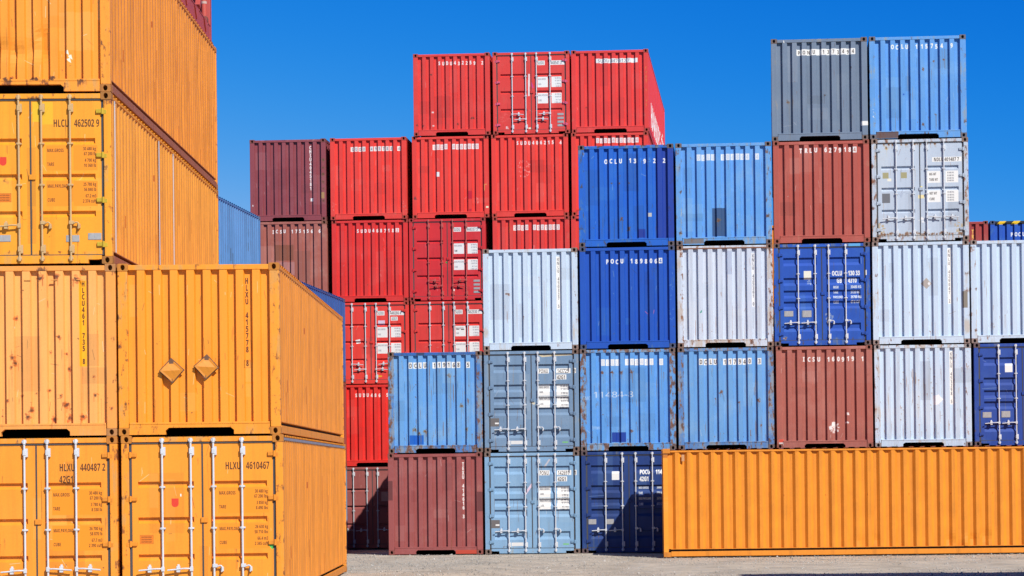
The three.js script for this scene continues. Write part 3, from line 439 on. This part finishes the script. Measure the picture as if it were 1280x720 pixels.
F(1.534, 5, { color: C.skyB, edge: 0.55, rust: 0.18, casting: 0.65, fade: 0.2, spots: 14, draw: (P) => { P.row('OCLU 115754 9', { x: 0.56, pitch: 0.127, y: 2.28, size: 0.11, c: [245, 245, 235] }); P.rect(0.16, 0.02, 0.56, 0.16, [96, 62, 52], 0.85); P.spot(1.36, 1.75, 0.04); P.spot(1.62, 1.95, 0.03, 0.2); P.spot(1.88, 1.98, 0.03, 0.2); P.spot(1.66, 0.6, 0.03, 0.4); P.spot(1.34, 0.35, 0.04); P.rect(0.84, 1.1, 0.04, 0.04, [30, 90, 190]); for (let i = 0; i < 6; i++) P.scrape(0.06 + P.R() * 0.06, 0.5 + P.R() * 0.3, 0.05, P.R() * 3, white, 0.006); } }, 'light blue container on the very top of the tall stack beside the slate grey one');
F(4.065, 2, { color: [26, 68, 160], doors: 'wide', edge: 0.4, rust: 0.08, casting: 0.75, handles: 'right', plates: [[-0.9, 0.79, 0.22, 0.14], [-0.43, 0.8, 0.22, 0.16]], draw: pocuDoor('135017') }, 'dark blue container with doors behind the long yellow one, under a pale container');
F(4.018, 3, { color: C.pale, edge: 0.55, rust: 0.05, casting: 0.65, fade: 0.05, draw: (P) => { blob(P, 0.5, 0.4, 0.08, [180, 185, 195], 10); P.column('KNLU 448120 3', { x: 1.98, y: 2.3, pitch: 0.105, size: 0.085, c: [110, 110, 110], strip: white }); } }, 'pale container on the dark blue doors, beside the one with the brown diamond');

// containers that stand out of sight and carry the others
const hidden = (place, where) => container({ color: C.rose, mat: plainMat(C.rose) }, `plain rust brown container buried ${where}`, `containers buried ${where}`, place);
for (const x of [-3.415, -0.92, 1.56, 4.05]) hidden(at(x, 0, 0), 'behind the long yellow one under the front stacks');

// ---- long yellow box seen from its side
const longYellow = container({ color: C.yellow, edge: 0.35, rust: 0.04, casting: 0.2, sideKey: 'long', sideProf: BOX_PROF, sideDents: [[0.78, 0.34, 0.09, 0.03], [1.12, 0.3, 0.09, -0.025], [1.3, 0.36, 0.08, 0.03], [1.66, 0.42, 0.1, 0.028], [-1.4, 0.33, 0.08, 0.02], [-1.0, 0.36, 0.08, 0.018], [0.1, 1.5, 0.3, 0.012], [3.2, 1.1, 0.3, 0.012]],
  extra: (t, hh, L) => { part('vent', box(W / 2 - 0.012, W / 2 + 0.006, 2.3, 2.46, L / 2 - 0.52, L / 2 - 0.45, 0.006), plainMat([228, 170, 120]), t); } }, 'long orange yellow container lying side on along the front of the stacks', null,
  (t, L) => { const c0 = Math.cos(0.06), s0 = Math.sin(0.06); t.position.set(-3.66 + c0 * L / 2 - s0 * W / 2, 0, 3.44 - s0 * L / 2 - c0 * W / 2); t.rotation.y = 0.06 - Math.PI / 2; });

// ---- red block behind, turned a little against the front block
const YR = 0.0047, RB = (X, tier, o, label, group = BACK) => container(o, label, group, at(X * Math.cos(YR), -0.27 + (tier - 1) * H, -13.681 - X * Math.sin(YR) + (zj() - 0.5) * 0.05, YR));
const redCast = 0.4, rb = { color: C.red, edge: 0.22, rust: 0.03, casting: redCast, fade: 0.12 };
const whiteRow = (s, o = {}) => (P) => P.row(s, { x: 0.65, pitch: 0.126, y: 2.2, size: 0.11, ...o });
RB(-17.502, 5, { color: C.wine, edge: 0.3, rust: 0.05, casting: 0.4, draw: (P) => { P.column('CHSU4045181', { x: 1.98, y: 2.28, pitch: 0.13, size: 0.11 }); P.rect(1.93, 0.62, 0.1, 0.1, white); P.rect(W - 0.15, 0.7, 0.1, 0.2, [190, 160, 90], 0.7); for (let i = 0; i < 8; i++) P.spot(W - 0.08, 0.3 + P.R() * 2, 0.05, 0.1, [110, 74, 50]); blob(P, 0.08, 0.5, 0.02, white, 4); } }, 'wine red container with lettering running down, on top of the rose brown one');
RB(-17.49, 4, { color: C.rose, edge: 0.45, rust: 0.08, casting: 0.6, fade: 0.25, draw: (P) => { P.row('ICSU 175156 6', { x: 0.62, pitch: 0.122, y: 2.22, size: 0.11 }); P.rect(0.0, 1.2, 0.75, 0.62, [188, 128, 118], 0.6); P.rect(0.75, 1.35, 0.62, 0.5, [132, 78, 58], 0.75); P.rect(0.9, 0.9, 0.5, 0.4, [190, 140, 140], 0.6); P.rect(1.4, 0.7, 0.5, 0.95, [150, 92, 80], 0.5); } }, 'rose brown container with repainted patches under the wine red one');
RB(-14.92, 5, { ...rb, draw: (P) => { P.row('SUDU 495788 4', { x: 0.62, pitch: 0.119, y: 2.19, size: 0.1, box: white, c: [120, 120, 125] }); for (const x of [0.08, W - 0.1]) for (let i = 0; i < 6; i++) P.scrape(x + P.R() * 0.05, 0.25 + P.R() * 0.3, 0.06, P.R() * 3, [230, 150, 140], 0.008); } }, 'red container at the top of its stack beside the wine red one');
RB(-14.902, 4, { ...rb, color: [226, 46, 42], draw: (P) => { P.row('SUDU468718', { x: 0.8, pitch: 0.126, y: 2.2, size: 0.11 }); P.rect(2.05, 2.19, 0.1, 0.13, white); P.text('2', 2.07, 2.205, 0.1, C.red); for (let i = 0; i < 7; i++) P.scrape(1.5 + P.R() * 0.06, 0.8 + P.R() * 0.3, 0.05, P.R() * 3, [240, 170, 160], 0.006); } }, 'red container beside the rose brown one, above red doors');
const sudu = (num, o = {}) => (P) => {
  P.rect(1.42, 2.17, 0.24, 0.14, white); P.rect(1.82, 2.17, 0.46, 0.14, white); P.text('SUDU', 1.43, 2.19, 0.1, [120, 118, 122], { sx: 0.56 }); P.text(num, 1.84, 2.19, 0.1, [120, 118, 122], { sx: 0.62 });
  data4(P, { x: 1.42, x2: 1.86, w: 0.33, w2: 0.32, h: 0.33, y: [1.47, 0.96], fg: [150, 148, 156] }); o.more?.(P);
};
const redBars = new THREE.MeshStandardMaterial({ color: new THREE.Color(0.5, 0.09, 0.08), roughness: 0.6, map: grunge }), csc = [[0.92, 0.61, 0.2, 0.07], [0.92, 0.49, 0.2, 0.07], [0.92, 0.37, 0.2, 0.07], [0.92, 0.26, 0.2, 0.07]];
RB(-14.9, 3, { ...rb, doors: 'narrow', handles: 'stagger', plates: [], draw: sudu('448286 4', { more: (P) => { P.rect(1.86, 2.0, 0.22, 0.12, white); P.text('42G1', 1.88, 2.015, 0.09, [120, 118, 122], { sx: 0.6 }); P.rect(1.45, 1.86, 0.22, 0.15, [225, 205, 225]); P.poly([[0.72, 1.4], [0.87, 1.43], [0.89, 1.31], [0.75, 1.28]], white); P.rect(1.44, 0.22, 0.12, 0.05, [235, 170, 40]); } }) }, 'red container with doors and a tilted white sticker, partly behind the rust streaked blue one');
RB(-14.89, 2, { ...rb, color: [232, 42, 34], draw: whiteRow('SUDU486 516 4', { x: 0.72, pitch: 0.118 }) }, 'bright red ribbed container under red doors beside the gap');
RB(-14.9, 1, { color: [158, 84, 80], doors: 'narrow', edge: 0.2, rust: 0.04, casting: 0.6, draw: (P) => { P.rect(1.5, 1.5, 0.4, 0.3, [190, 150, 140]); } }, 'dull maroon container with doors on the ground at the end of the shaded gap');
RB(-12.236, 6, { ...rb, color: C.redDeep, rust: 0.1, draw: (P) => { P.row('SUDU432259 2', { x: 0.84, pitch: 0.122, y: 2.24, size: 0.11 }); for (const [x, y] of [[0.58, 1.95], [0.12, 0.35], [0.3, 0.32], [1.4, 0.36], [1.9, 0.55], [1.84, 0.54]]) P.spot(x, y, 0.035, 0.05, [90, 40, 36]); P.rect(0.58, 0.72, 0.07, 0.05, white, 0.8); P.rect(0.6, 0.3, 0.06, 0.04, white, 0.8); } }, 'red ribbed container at the top of the red block, nearest the wine red one');
RB(-12.309, 5, { ...rb, draw: (P) => { P.row('SUDU 4060610', { x: 0.65, pitch: 0.125, y: 2.2, size: 0.12, box: white, c: [222, 170, 170] }); P.rect(0.76, 1.32, 0.11, 0.15, white); P.rect(1.78, 0.6, 0.12, 0.25, [200, 16, 46]); P.rect(1.8, 0.2, 0.08, 0.08, [200, 16, 46]); for (let i = 0; i < 8; i++) P.scrape(2.04 + P.R() * 0.05, 0.4 + P.R() * 0.3, 0.05, P.R() * 3, [245, 190, 185], 0.007); P.scrape(2.3, 0.85, 0.2, 1.57, [240, 190, 90], 0.015); P.scrape(2.3, 1.05, 0.08, 0, [240, 190, 90], 0.015); P.rect(2.34, 0.3, 0.08, 0.06, [245, 235, 200]); P.spot(0.1, 0.65, 0.05, 0.1, [90, 50, 60]); } }, 'red ribbed container with one white square sticker, above crimson doors');
RB(-12.43, 4, { ...rb, color: C.crimson, doors: 'narrow', handles: 'stagger', barMat: redBars, plates: csc, draw: sudu('444337 5', { more: (P) => { P.rect(0.14, 1.98, 0.9, 0.4, [226, 44, 48], 0.5); P.rect(0.14, 1.0, 0.9, 0.28, [226, 40, 44], 0.4); P.rect(1.16, 1.18, 0.05, 0.05, [60, 160, 60]); P.spot(1.5, 1.56, 0.03, 0, [40, 40, 40]); P.rect(1.37, 0.3, 0.07, 0.06, white); } }) }, 'crimson container with doors and red locking bars');
RB(-12.41, 3, { ...rb, color: C.redDeep, doors: 'narrow', handles: 'stagger', draw: sudu('462530 1', { more: (P) => { P.rect(1.45, 1.68, 0.1, 0.03, [90, 60, 40]); P.rect(1.6, 1.67, 0.1, 0.03, [90, 60, 40]); } }) }, 'red container with doors and silver bars under the crimson doors');
RB(-9.712, 6, { ...rb, color: C.redDeep, doors: 'narrow', handles: 'stagger', plates: csc, hingeMat: plainMat([232, 92, 128]), draw: sudu('448541 3', { more: (P) => { P.rect(1.13, 1.5, 0.05, 0.4, [235, 225, 225]); P.rect(1.12, 1.2, 0.05, 0.5, [235, 225, 225]); P.poly([[1.2, 1.62], [1.24, 1.64], [1.3, 1.46], [1.26, 1.45]], [220, 60, 140]); for (let i = 0; i < 14; i++) P.scrape(0.12 + P.R() * 0.4, 0.35 + P.R() * 0.3, 0.1, P.R() * 3, [240, 150, 145], 0.007, 0.5); P.text('RL', 0.4, 0.18, 0.08, white); P.rect(1.12, 0.16, 0.08, 0.05, [245, 230, 200]); } }) }, 'red container with doors and pink hinges at the top of the red block');
RB(-9.785, 5, { ...rb, draw: (P) => { P.row('SUDU406215 4', { x: 0.76, pitch: 0.122, y: 2.28, size: 0.11 }); for (let i = 0; i < 40; i++) { const a = P.R() * 6.28; P.scrape(1.0 + 0.15 * Math.cos(a) + P.R() * 0.05, 1.52 + (P.R() < 0.5 ? 0.12 : -0.16) + 0.11 * Math.sin(a), 0.05, P.R() * 3, [245, 190, 185], 0.012, 0.7); } } }, 'red ribbed container with chalk scribbles on its end wall');
RB(-9.77, 4, { ...rb, color: C.redDeep, edge: 0.35, draw: (P) => { P.row('SUDU 1021083', { x: 0.65, pitch: 0.125, y: 2.2, size: 0.12, box: white, c: [222, 170, 170] }); P.scrape(1.3, 1.5, 0.2, 1.5, [245, 190, 185], 0.012); P.rect(0.5, 2.1, 0.06, 0.3, [235, 110, 50], 0.7); } }, 'red ribbed container right behind the pale blue white one');
{
  const cv = document.createElement('canvas'); cv.width = 2048; cv.height = 438; const g = cv.getContext('2d'); g.fillStyle = css(paint([232, 62, 62])); g.fillRect(0, 0, 2048, 438);
  const im = g.getImageData(0, 0, 2048, 438); for (let i = 0, q = 0; q < im.data.length; q += 4, i++) { const m = 0.93 + 0.12 * noise((i % 2048) * 0.8, ((i / 2048) | 0) * 0.8); for (let c = 0; c < 3; c++) im.data[q + c] = Math.min(255, im.data[q + c] * m); } g.putImageData(im, 0, 0);
  g.fillStyle = css(paint(white)); g.font = 'bold 190px sans-serif'; g.save(); g.translate(270, 372); g.scale(1.25, 1); g.fillText('HAMBURG SÜD', 0, 0); g.restore();
  const t = new THREE.CanvasTexture(cv); t.colorSpace = THREE.SRGBColorSpace; t.wrapS = t.wrapT = THREE.RepeatWrapping; t.magFilter = THREE.LinearFilter; t.repeat.set(-1 / L40, 1 / H); t.offset.set(0.5, 0);
  RB(-7.221, 6, { ...rb, color: [230, 56, 52], sideMat: new THREE.MeshStandardMaterial({ map: t, roughness: 0.55 }), draw: (P) => { P.rect(0.78, 2.19, 1.32, 0.14, white); P.text('SUDU 447 612 7', 0.84, 2.21, 0.1, [150, 148, 156], { sx: 1.0 }); P.spot(0.46, 0.8, 0.03, 0.4, [90, 40, 36]); for (let i = 0; i < 8; i++) P.spot(W - 0.08, 0.8 + P.R() * 1.5, 0.02, 0.1, [230, 170, 60]); } }, 'red ribbed container with white lettering along its lit side wall, high on the block');
}
RB(-7.25, 5, { ...rb, draw: whiteRow('SUDU4021504', { x: 0.78, box: white, c: [222, 170, 170], y: 2.3 }) }, 'red ribbed container just showing above the royal blue one');
RB(-7.28, 4, { ...rb, color: C.redDeep, draw: whiteRow('SUDU 429077 3') }, 'red container of which only a thin strip shows beside the royal blue one');
for (const [X, n] of [[-17.49, 3], [-12.35, 2], [-9.77, 3], [-7.27, 3]]) for (let k = 1; k <= n; k++) hidden(at(X * Math.cos(YR), -0.27 + (k - 1) * H, -13.681 - X * Math.sin(YR), YR), 'low in the red block behind the blue stacks');

// ---- blue columns behind the yellow stack
{
  const cx = Math.cos(YR), sx = Math.sin(YR), nx = -16.61, nz = -0.05, bx = nx - 2.64 * cx, bz = nz + 2.64 * sx, yy = (k) => -0.27 + (k - 1) * H;
  container({ color: [64, 104, 176], edge: 0.4, rust: 0.1, casting: 0.6, sideColor: [58, 104, 182] }, 'dark blue container just showing over the top edge of the yellow stack', null, at(nx, yy(3), nz, YR));
  container({ color: C.brick, mat: plainMat(C.brick) }, 'red brown container of which a sliver shows past the yellow stack', null, at(nx, yy(2), nz, YR));
  container({ color: C.steelLight, mat: plainMat(C.steelLight) }, 'steel blue container on the ground of which a sliver shows past the yellow stack', null, at(nx, yy(1), nz, YR));
  const cv = grungeTexture(1024, 256, 77, (g, w, h, R) => { g.fillStyle = '#f2f2f2'; g.font = 'bold 20px sans-serif'; [...'DCLU'].forEach((c, i) => g.fillText(c, 955, 75 + i * 24)); for (let i = 0; i < 60; i++) { g.fillStyle = 'rgba(150,120,90,.5)'; g.fillRect(R() * w, 40 + R() * 200, 3, 8 + R() * 40); } });
  cv.repeat.set(-1 / L40, 1 / H); cv.offset.set(0.5, 0);
  container({ color: [88, 150, 214], mat: plainMat([88, 150, 214]), casting: 0.4, sideMat: new THREE.MeshStandardMaterial({ color: css(paint([104, 162, 222])), map: cv, roughness: 0.6 }) }, 'light blue container showing its ribbed side behind the yellow stack', null, at(bx, yy(4), bz, YR));
  for (let k = 1; k <= 3; k++) hidden(at(bx, yy(k), bz, YR), 'under the light blue one behind the yellow stack');
}
// ---- a farther row, seen over the pale containers
container({ color: [168, 58, 56], edge: 0.3, rust: 0.06, casting: 0.5, draw: (P) => P.column('TRLU 418', { x: 1.98, y: 2.2, pitch: 0.16, size: 0.13, c: [235, 190, 90] }) }, 'distant red container with yellow lettering, showing over the pale containers', null, at(3.66, -0.27 + 3 * H, -17.5));
container({ color: C.deep, edge: 0.3, rust: 0.05, casting: 0.5, draw: (P) => { P.rect(0, P.hh - 0.13, W, 0.13, [25, 25, 28]); for (let i = 0; i < 5; i++) P.poly([[0.2 + i * 0.46, P.hh - 0.13], [0.34 + i * 0.46, P.hh], [0.56 + i * 0.46, P.hh], [0.42 + i * 0.46, P.hh - 0.13]], [245, 200, 20]); P.row('POCU 100 432', { x: 0.72, pitch: 0.14, y: 2.08, size: 0.13 }); } }, 'distant blue container with a black and yellow striped top rail', null, at(6.16, -0.27 + 3 * H, -17.5));
container({ color: C.yellow, mat: plainMat(C.yellow) }, 'distant yellow container showing as a sliver through the gap between two stacks', null, at(-1.4, -0.27 + 3 * H, -17.5));
for (const x of [-1.4, 1.13, 3.66, 6.16]) for (let k = 1; k <= 3; k++) hidden(at(x, -0.27 + (k - 1) * H, -17.5), 'in the distant row behind the front stacks');

// ---- yellow stack beside the yard
{
  const yaw = 0.1067, c = Math.cos(yaw), s = Math.sin(yaw), y0 = 0.09, x2 = -8.4465 - W * c, z2 = 24.264 + W * s, x1 = x2 - (W + 0.025) * c, z1 = z2 + (W + 0.025) * s;
  const put = (col, y, dx = 0) => at((col === 2 ? x2 : x1) + dx, y, col === 2 ? z2 : z1, yaw);
  const side = grungeTexture(2048, 438, 55, (g, w, h, R) => { g.fillStyle = 'rgba(70,40,20,.85)'; g.font = 'bold 26px sans-serif'; [...'HLXU415'].forEach((ch, i) => g.fillText(ch, 1975, 60 + i * 26)); for (let i = 0; i < 190; i++) { const big = i < 26; g.fillStyle = `rgba(${big ? '150,82,40' : '120,70,40'},${big ? 0.25 + 0.35 * R() : 0.08 + 0.16 * R()})`; g.fillRect(R() * w, 30 + R() * 360, 2 + R() * (big ? 5 : 3), 6 + R() * (big ? 40 : 110)); } });
  side.repeat.set(-1 / L40, 1 / H); side.offset.set(0.5, 0);
  const sideY = new THREE.MeshStandardMaterial({ color: css(paint([252, 158, 50])), map: side, roughness: 0.5 }), sideP = new THREE.MeshStandardMaterial({ color: css(paint([254, 170, 60])), map: side, roughness: 0.55 });
  const yl = { color: C.yellow, px: 1024, edge: 0.6, rust: 0.07, casting: 0.3, fade: 0.1, fadeAmt: 0.4, dirt: 0.4, scrapes: 26, sideMat: sideY }, dk = [84, 46, 20], lowR = plainMat([176, 104, 66]);
  const door = (a, b, gAt, nums, more) => (P) => {
    P.text(a, 1.56, 2.08, 0.115, dk, { sx: 0.58 }); P.text(b, 1.875, 2.08, 0.115, dk, { sx: 0.58 });
    data4(P, { x: 1.45, x2: 1.86, w: 0.34, w2: 0.36, h: 0.38, y: [1.42, 0.88], bg: [250, 150, 24], fg: dk, nums }); more?.(P);
  };
  const shield = (P, x, y) => { P.g.fillStyle = css(paint([226, 62, 38])); P.g.beginPath(); P.g.roundRect(P.X(x), P.Y(y + 0.13), 0.105 * P.S, 0.13 * P.S, [0, 0, 0.05 * P.S, 0.05 * P.S]); P.g.fill(); };
  const tagBox = (P, x, y) => { P.rect(x, y, 0.2, 0.13, [236, 126, 20]); P.g.strokeStyle = css(dk); P.g.lineWidth = 1; P.g.strokeRect(P.X(x), P.Y(y + 0.13), 0.2 * P.S, 0.13 * P.S); for (let i = 0; i < 3; i++) P.text('CAUTION HIGH', x + 0.02, y + 0.09 - i * 0.036, 0.022, dk, { sx: 0.7 }); };
  container({ ...yl, doors: 'narrow', color: [252, 156, 40], draw: door('HLXU', '440487 2', 0, undefined, (P) => { P.text('42G1', 1.56, 1.9, 0.115, dk, { sx: 0.58 }); }) }, 'yellow container with doors and a second code line, at the foot of its stack', LEFT, put(1, y0));
  container({ ...yl, doors: 'narrow', railMat: plainMat([150, 150, 168]), handles: 'right', sideKey: 'foot', sideDents: [[-2.5, 1.2, 0.5, 0.025], [2.2, 1.6, 0.5, 0.03], [4.4, 0.5, 0.35, 0.03]], draw: door('HLXU', '4610467', 0, [['30 480 kg', '67 200 lbs', '3 850 kg', '8 490 lbs'], ['26 630 kg', '58 710 lbs', '66.4 m3', '2 345 cuft']], (P) => { shield(P, 0.75, 1.52); tagBox(P, 0.27, 0.97); P.poly([[2.2, 0.93], [2.28, 1.0], [2.32, 0.94], [2.26, 0.86]], [90, 200, 90]); P.rect(0.88, 1.68, 0.02, 0.04, white); }) }, 'yellow container with doors and a red shield sticker, on the ground by the gravel', LEFT, put(2, y0, 0.03));
  container({ ...yl, color: C.yellowPale, frame: [246, 160, 70], rust: 0.16, edge: 0.5, spots: 12, casting: 0.4, draw: (P) => {
    P.rect(1.885, 1.06, 0.1, 1.3, [250, 176, 20]); P.column('HLCU461 735 8', { x: 1.975, y: 2.27, pitch: 0.098, size: 0.08, c: dk });
    for (const [x, y, r] of [[0.93, 1.8, 0.04], [0.88, 1.2, 0.04], [0.92, 1.12, 0.045], [0.86, 1.05, 0.03], [1.3, 2.4, 0.06], [1.55, 2.42, 0.06], [1.84, 2.38, 0.06], [1.58, 1.5, 0.04], [1.72, 1.02, 0.035], [1.42, 0.7, 0.03], [1.6, 0.62, 0.03], [1.5, 0.26, 0.06], [1.72, 0.28, 0.06], [1.68, 0.48, 0.05], [1.92, 0.3, 0.05], [2.1, 0.9, 0.025], [2.12, 0.62, 0.04], [1.02, 0.62, 0.03], [1.1, 0.3, 0.05], [0.8, 0.55, 0.03], [1.16, 0.4, 0.05], [1.44, 1.28, 0.025], [1.68, 1.25, 0.025], [0.5, 1.1, 0.05], [0.4, 0.6, 0.04], [0.6, 0.35, 0.05], [2.36, 0.42, 0.03]]) P.spot(x, y, r, 0.12, [176, 84, 34]);
  }, extra: (t, hh, L) => { for (const x of [-0.1, 0.3, 0.68]) part('lashing_bar', box(x - 0.05, x + 0.05, 2.36, 2.374, L / 2 - 0.02, L / 2 + 0.004, 0.003), plainMat(C.yellowPale), t); } }, 'peach yellow ribbed container spotted with rust', LEFT, put(1, y0 + H));
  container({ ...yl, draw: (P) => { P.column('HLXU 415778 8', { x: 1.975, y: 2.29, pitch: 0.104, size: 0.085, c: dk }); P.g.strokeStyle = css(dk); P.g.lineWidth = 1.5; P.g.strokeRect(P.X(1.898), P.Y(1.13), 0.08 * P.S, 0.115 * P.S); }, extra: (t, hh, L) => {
    for (const [x, y, r] of [[-0.41, 0.98, 0.04], [0.11, 1.03, -0.06]]) { const g = new RoundedBoxGeometry(0.25, 0.25, 0.01, 2, 0.004), p = g.attributes.position; for (let i = 0; i < p.count; i++) { const X = p.getX(i), Y = p.getY(i); p.setZ(i, p.getZ(i) - 0.9 * (X + Y) * (X + Y) + 0.05 * noise(X * 700 + 99, Y * 700)); } g.computeVertexNormals(); const m = part('placard_holder', g, plainMat([246, 156, 46], 0.5), t); const bk = new RoundedBoxGeometry(0.275, 0.275, 0.006, 1, 0.002); bk.translate(0, 0, -0.02); part('shadow_border', bk, plainMat([120, 84, 62], 0.7), m); m.rotation.z = Math.PI / 4 + r; m.rotation.y = 0.06; m.position.set(x, y, L / 2 + 0.034); }  // larger dark brown plate added behind each holder, its colour standing for the shadow edge
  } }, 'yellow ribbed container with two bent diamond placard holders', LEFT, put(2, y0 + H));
  container({ ...yl, color: [253, 164, 32], doors: 'narrow', edge: 0.6, casting: 0.55, sideMat: sideP, lowRailMat: lowR, hingeMat: plainMat([222, 186, 40]), handles: 'right', barMat: plainMat([222, 184, 128]), plates: [[0.62, 0.39, 0.2, 0.1], [1.0 - 0.05, 0.42, 0.2, 0.1], [-0.42, 0.4, 0.22, 0.1]], draw: door('HLCU', '462502 9', 0, [['30 480 kg', '67 200 lb', '4 700 kg', '10 360 lb'], ['25 780 kg', '56 840 lb', '67.2 m3', '2 374 cuft']], (P) => { shield(P, 0.75, 1.5); tagBox(P, 0.72, 0.95); P.rect(1.25, 2.16, 0.14, 0.3, [232, 196, 30], 0.8); P.rect(1.36, 2.12, 0.2, 0.34, [226, 190, 34], 0.7); P.spot(0.83, 1.28, 0.06, 0.1, [180, 120, 60], 0.5); }),
    extra: (t, hh, L) => { for (const z of [L / 2 - 0.35, L / 2 - 4.6, L / 2 - 6.2]) part('seam_strip', box(W / 2 - 0.012, W / 2 - 0.002, 0.2, hh - 0.09, z - 0.025, z + 0.025, 0.003), galv, t); } }, 'yellow container with doors and green yellow hinges, third up in the yellow stack', LEFT, put(1, y0 + 2 * H, -0.04));
  container({ ...yl, hc: true, color: [251, 157, 44], lowRailMat: lowR, casting: 0.45, dents: [[-0.38, 0.66, 0.09, 0.06], [-0.13, 0.6, 0.08, 0.06], [0.13, 0.66, 0.1, 0.07], [0.16, 0.86, 0.07, 0.05], [0.6, 1.7, 0.2, 0.015]], sideKey: 'tall', sideDents: [[-3, 1.5, 0.5, 0.03], [1.2, 0.9, 0.45, 0.025], [3.6, 1.9, 0.5, 0.03], [4.8, 0.6, 0.3, 0.03]], draw: (P) => { for (const [x, y] of [[1.56, 2.1], [0.9, 2.3], [1.75, 0.62], [1.8, 0.55], [1.78, 0.5]]) P.poly([[x, y], [x + 0.05, y + 0.02], [x + 0.07, y - 0.06], [x + 0.02, y - 0.03]], [248, 236, 214]); for (let i = 0; i < 14; i++) P.spot(0.5 + P.R() * 1.2, 0.2 + P.R() * 0.03, 0.03, 0.03, [80, 44, 26]); P.rect(2.24, 1.1, 0.05, 0.9, [235, 225, 200], 0.4); } }, 'tall dented yellow ribbed container at the top of the yellow stack', LEFT, put(1, y0 + 3 * H, -0.045));
  // red flat rack on the very top
  const r = new THREE.Group(); r.name = 'flat_rack_container'; r.userData = { label: 'red folding flat rack lying on top of the yellow stack', category: 'flat rack' };
  const rm = plainMat([206, 84, 76]), rm2 = plainMat([222, 92, 78]), L = L40, rust = plainMat([150, 80, 66], 0.8);
  for (const sx of [-1, 1]) {
    const b = part('side_beam', mergeGeometries([box(sx * 1.16 - 0.03, sx * 1.16 + 0.03, 0.04, 0.4, -L / 2 + 0.18, L / 2 - 0.18, 0.008), box(sx * 1.13 - 0.07, sx * 1.13 + 0.07, 0.4, 0.43, -L / 2 + 0.18, L / 2 - 0.18, 0.008)]), rm, r);
    for (let i = 0; i < 9; i++) { const z = -L / 2 + 0.9 + i * 1.3, sh = new THREE.Shape(); sh.moveTo(0, 0); sh.lineTo(0.5, 0); sh.lineTo(0.25, -0.22); sh.closePath(); const g = new THREE.ExtrudeGeometry(sh, { depth: 0.02, bevelEnabled: false }); g.rotateY(Math.PI / 2); g.translate(sx * 1.19 + (sx > 0 ? 0.002 : -0.022), 0.38, z + 0.25); part('gusset', g, rm2, b); }
    for (const sz of [-1, 1]) {
      const p = part('end_post', box(sx * 1.11 - 0.09, sx * 1.11 + 0.09, 0.1, 2.2, sz * (L / 2 - 0.13) - 0.1, sz * (L / 2 - 0.13) + 0.1, 0.012), rm, r);
      const s1 = new THREE.CylinderGeometry(0.055, 0.055, 0.75, 12); s1.translate(sx * 1.13, 0.86, sz * (L / 2 - 0.62)); part('spring_cylinder', s1, rm2, p);
      for (const y of [0.8, 1.22]) { const q = new THREE.CylinderGeometry(0.058, 0.058, 0.05, 12); q.translate(sx * 1.13, y, sz * (L / 2 - 0.62)); part('white_band', q, plainMat([225, 190, 180]), p); }
      part('lock_bracket', box(sx * 1.13 - 0.07, sx * 1.13 + 0.07, 0.36, 0.52, sz * (L / 2 - 0.6) - 0.12, sz * (L / 2 - 0.6) + 0.12, 0.02), rust, p);
      { const kb = box(-0.05, 0.05, -0.55, 0.55, -0.06, 0.06, 0.01); kb.rotateX(sz * 0.75); kb.translate(sx * 1.12, 0.95, sz * (L / 2 - 1.1)); part('knee_brace', kb, rm, p); part('brace_head', box(sx * 1.12 - 0.06, sx * 1.12 + 0.06, 1.3, 1.48, sz * (L / 2 - 0.45) - 0.35, sz * (L / 2 - 0.45) + 0.3, 0.012), plainMat([120, 44, 42]), p); }
      for (const sy of [0, 1]) part('corner_casting', castingGeo(2.26, L, sx, sy, sz), rust, r);
    }
  }
  for (const sz of [-1, 1]) part('end_wall', box(-1.02, 1.02, 0.2, 2.15, sz * (L / 2 - 0.12) - 0.04, sz * (L / 2 - 0.12) + 0.04, 0.01), rm, r);
  part('deck', box(-1.12, 1.12, 0.3, 0.36, -L / 2 + 0.2, L / 2 - 0.2), timber, r);
  at(x1 - 0.12, y0 + 3 * H + HC, z1, yaw)(r, L); r.traverse((m) => { m.castShadow = m.receiveShadow = true; }); scene.add(r);
}
// ---- stack standing out of the picture whose shadow crosses the gravel
for (let k = 0; k < 4; k++) container({ color: C.brick, mat: plainMat(C.brick), name: 'shipping_container' }, 'brick red container of the stack that throws its shadow across the gravel', 'stack throwing its shadow across the gravel', (t, L) => { t.rotation.y = -Math.PI / 2; t.position.set(6.0 + L / 2, k * H, 22.2 + W / 2); });
renderer.render(scene, camera);
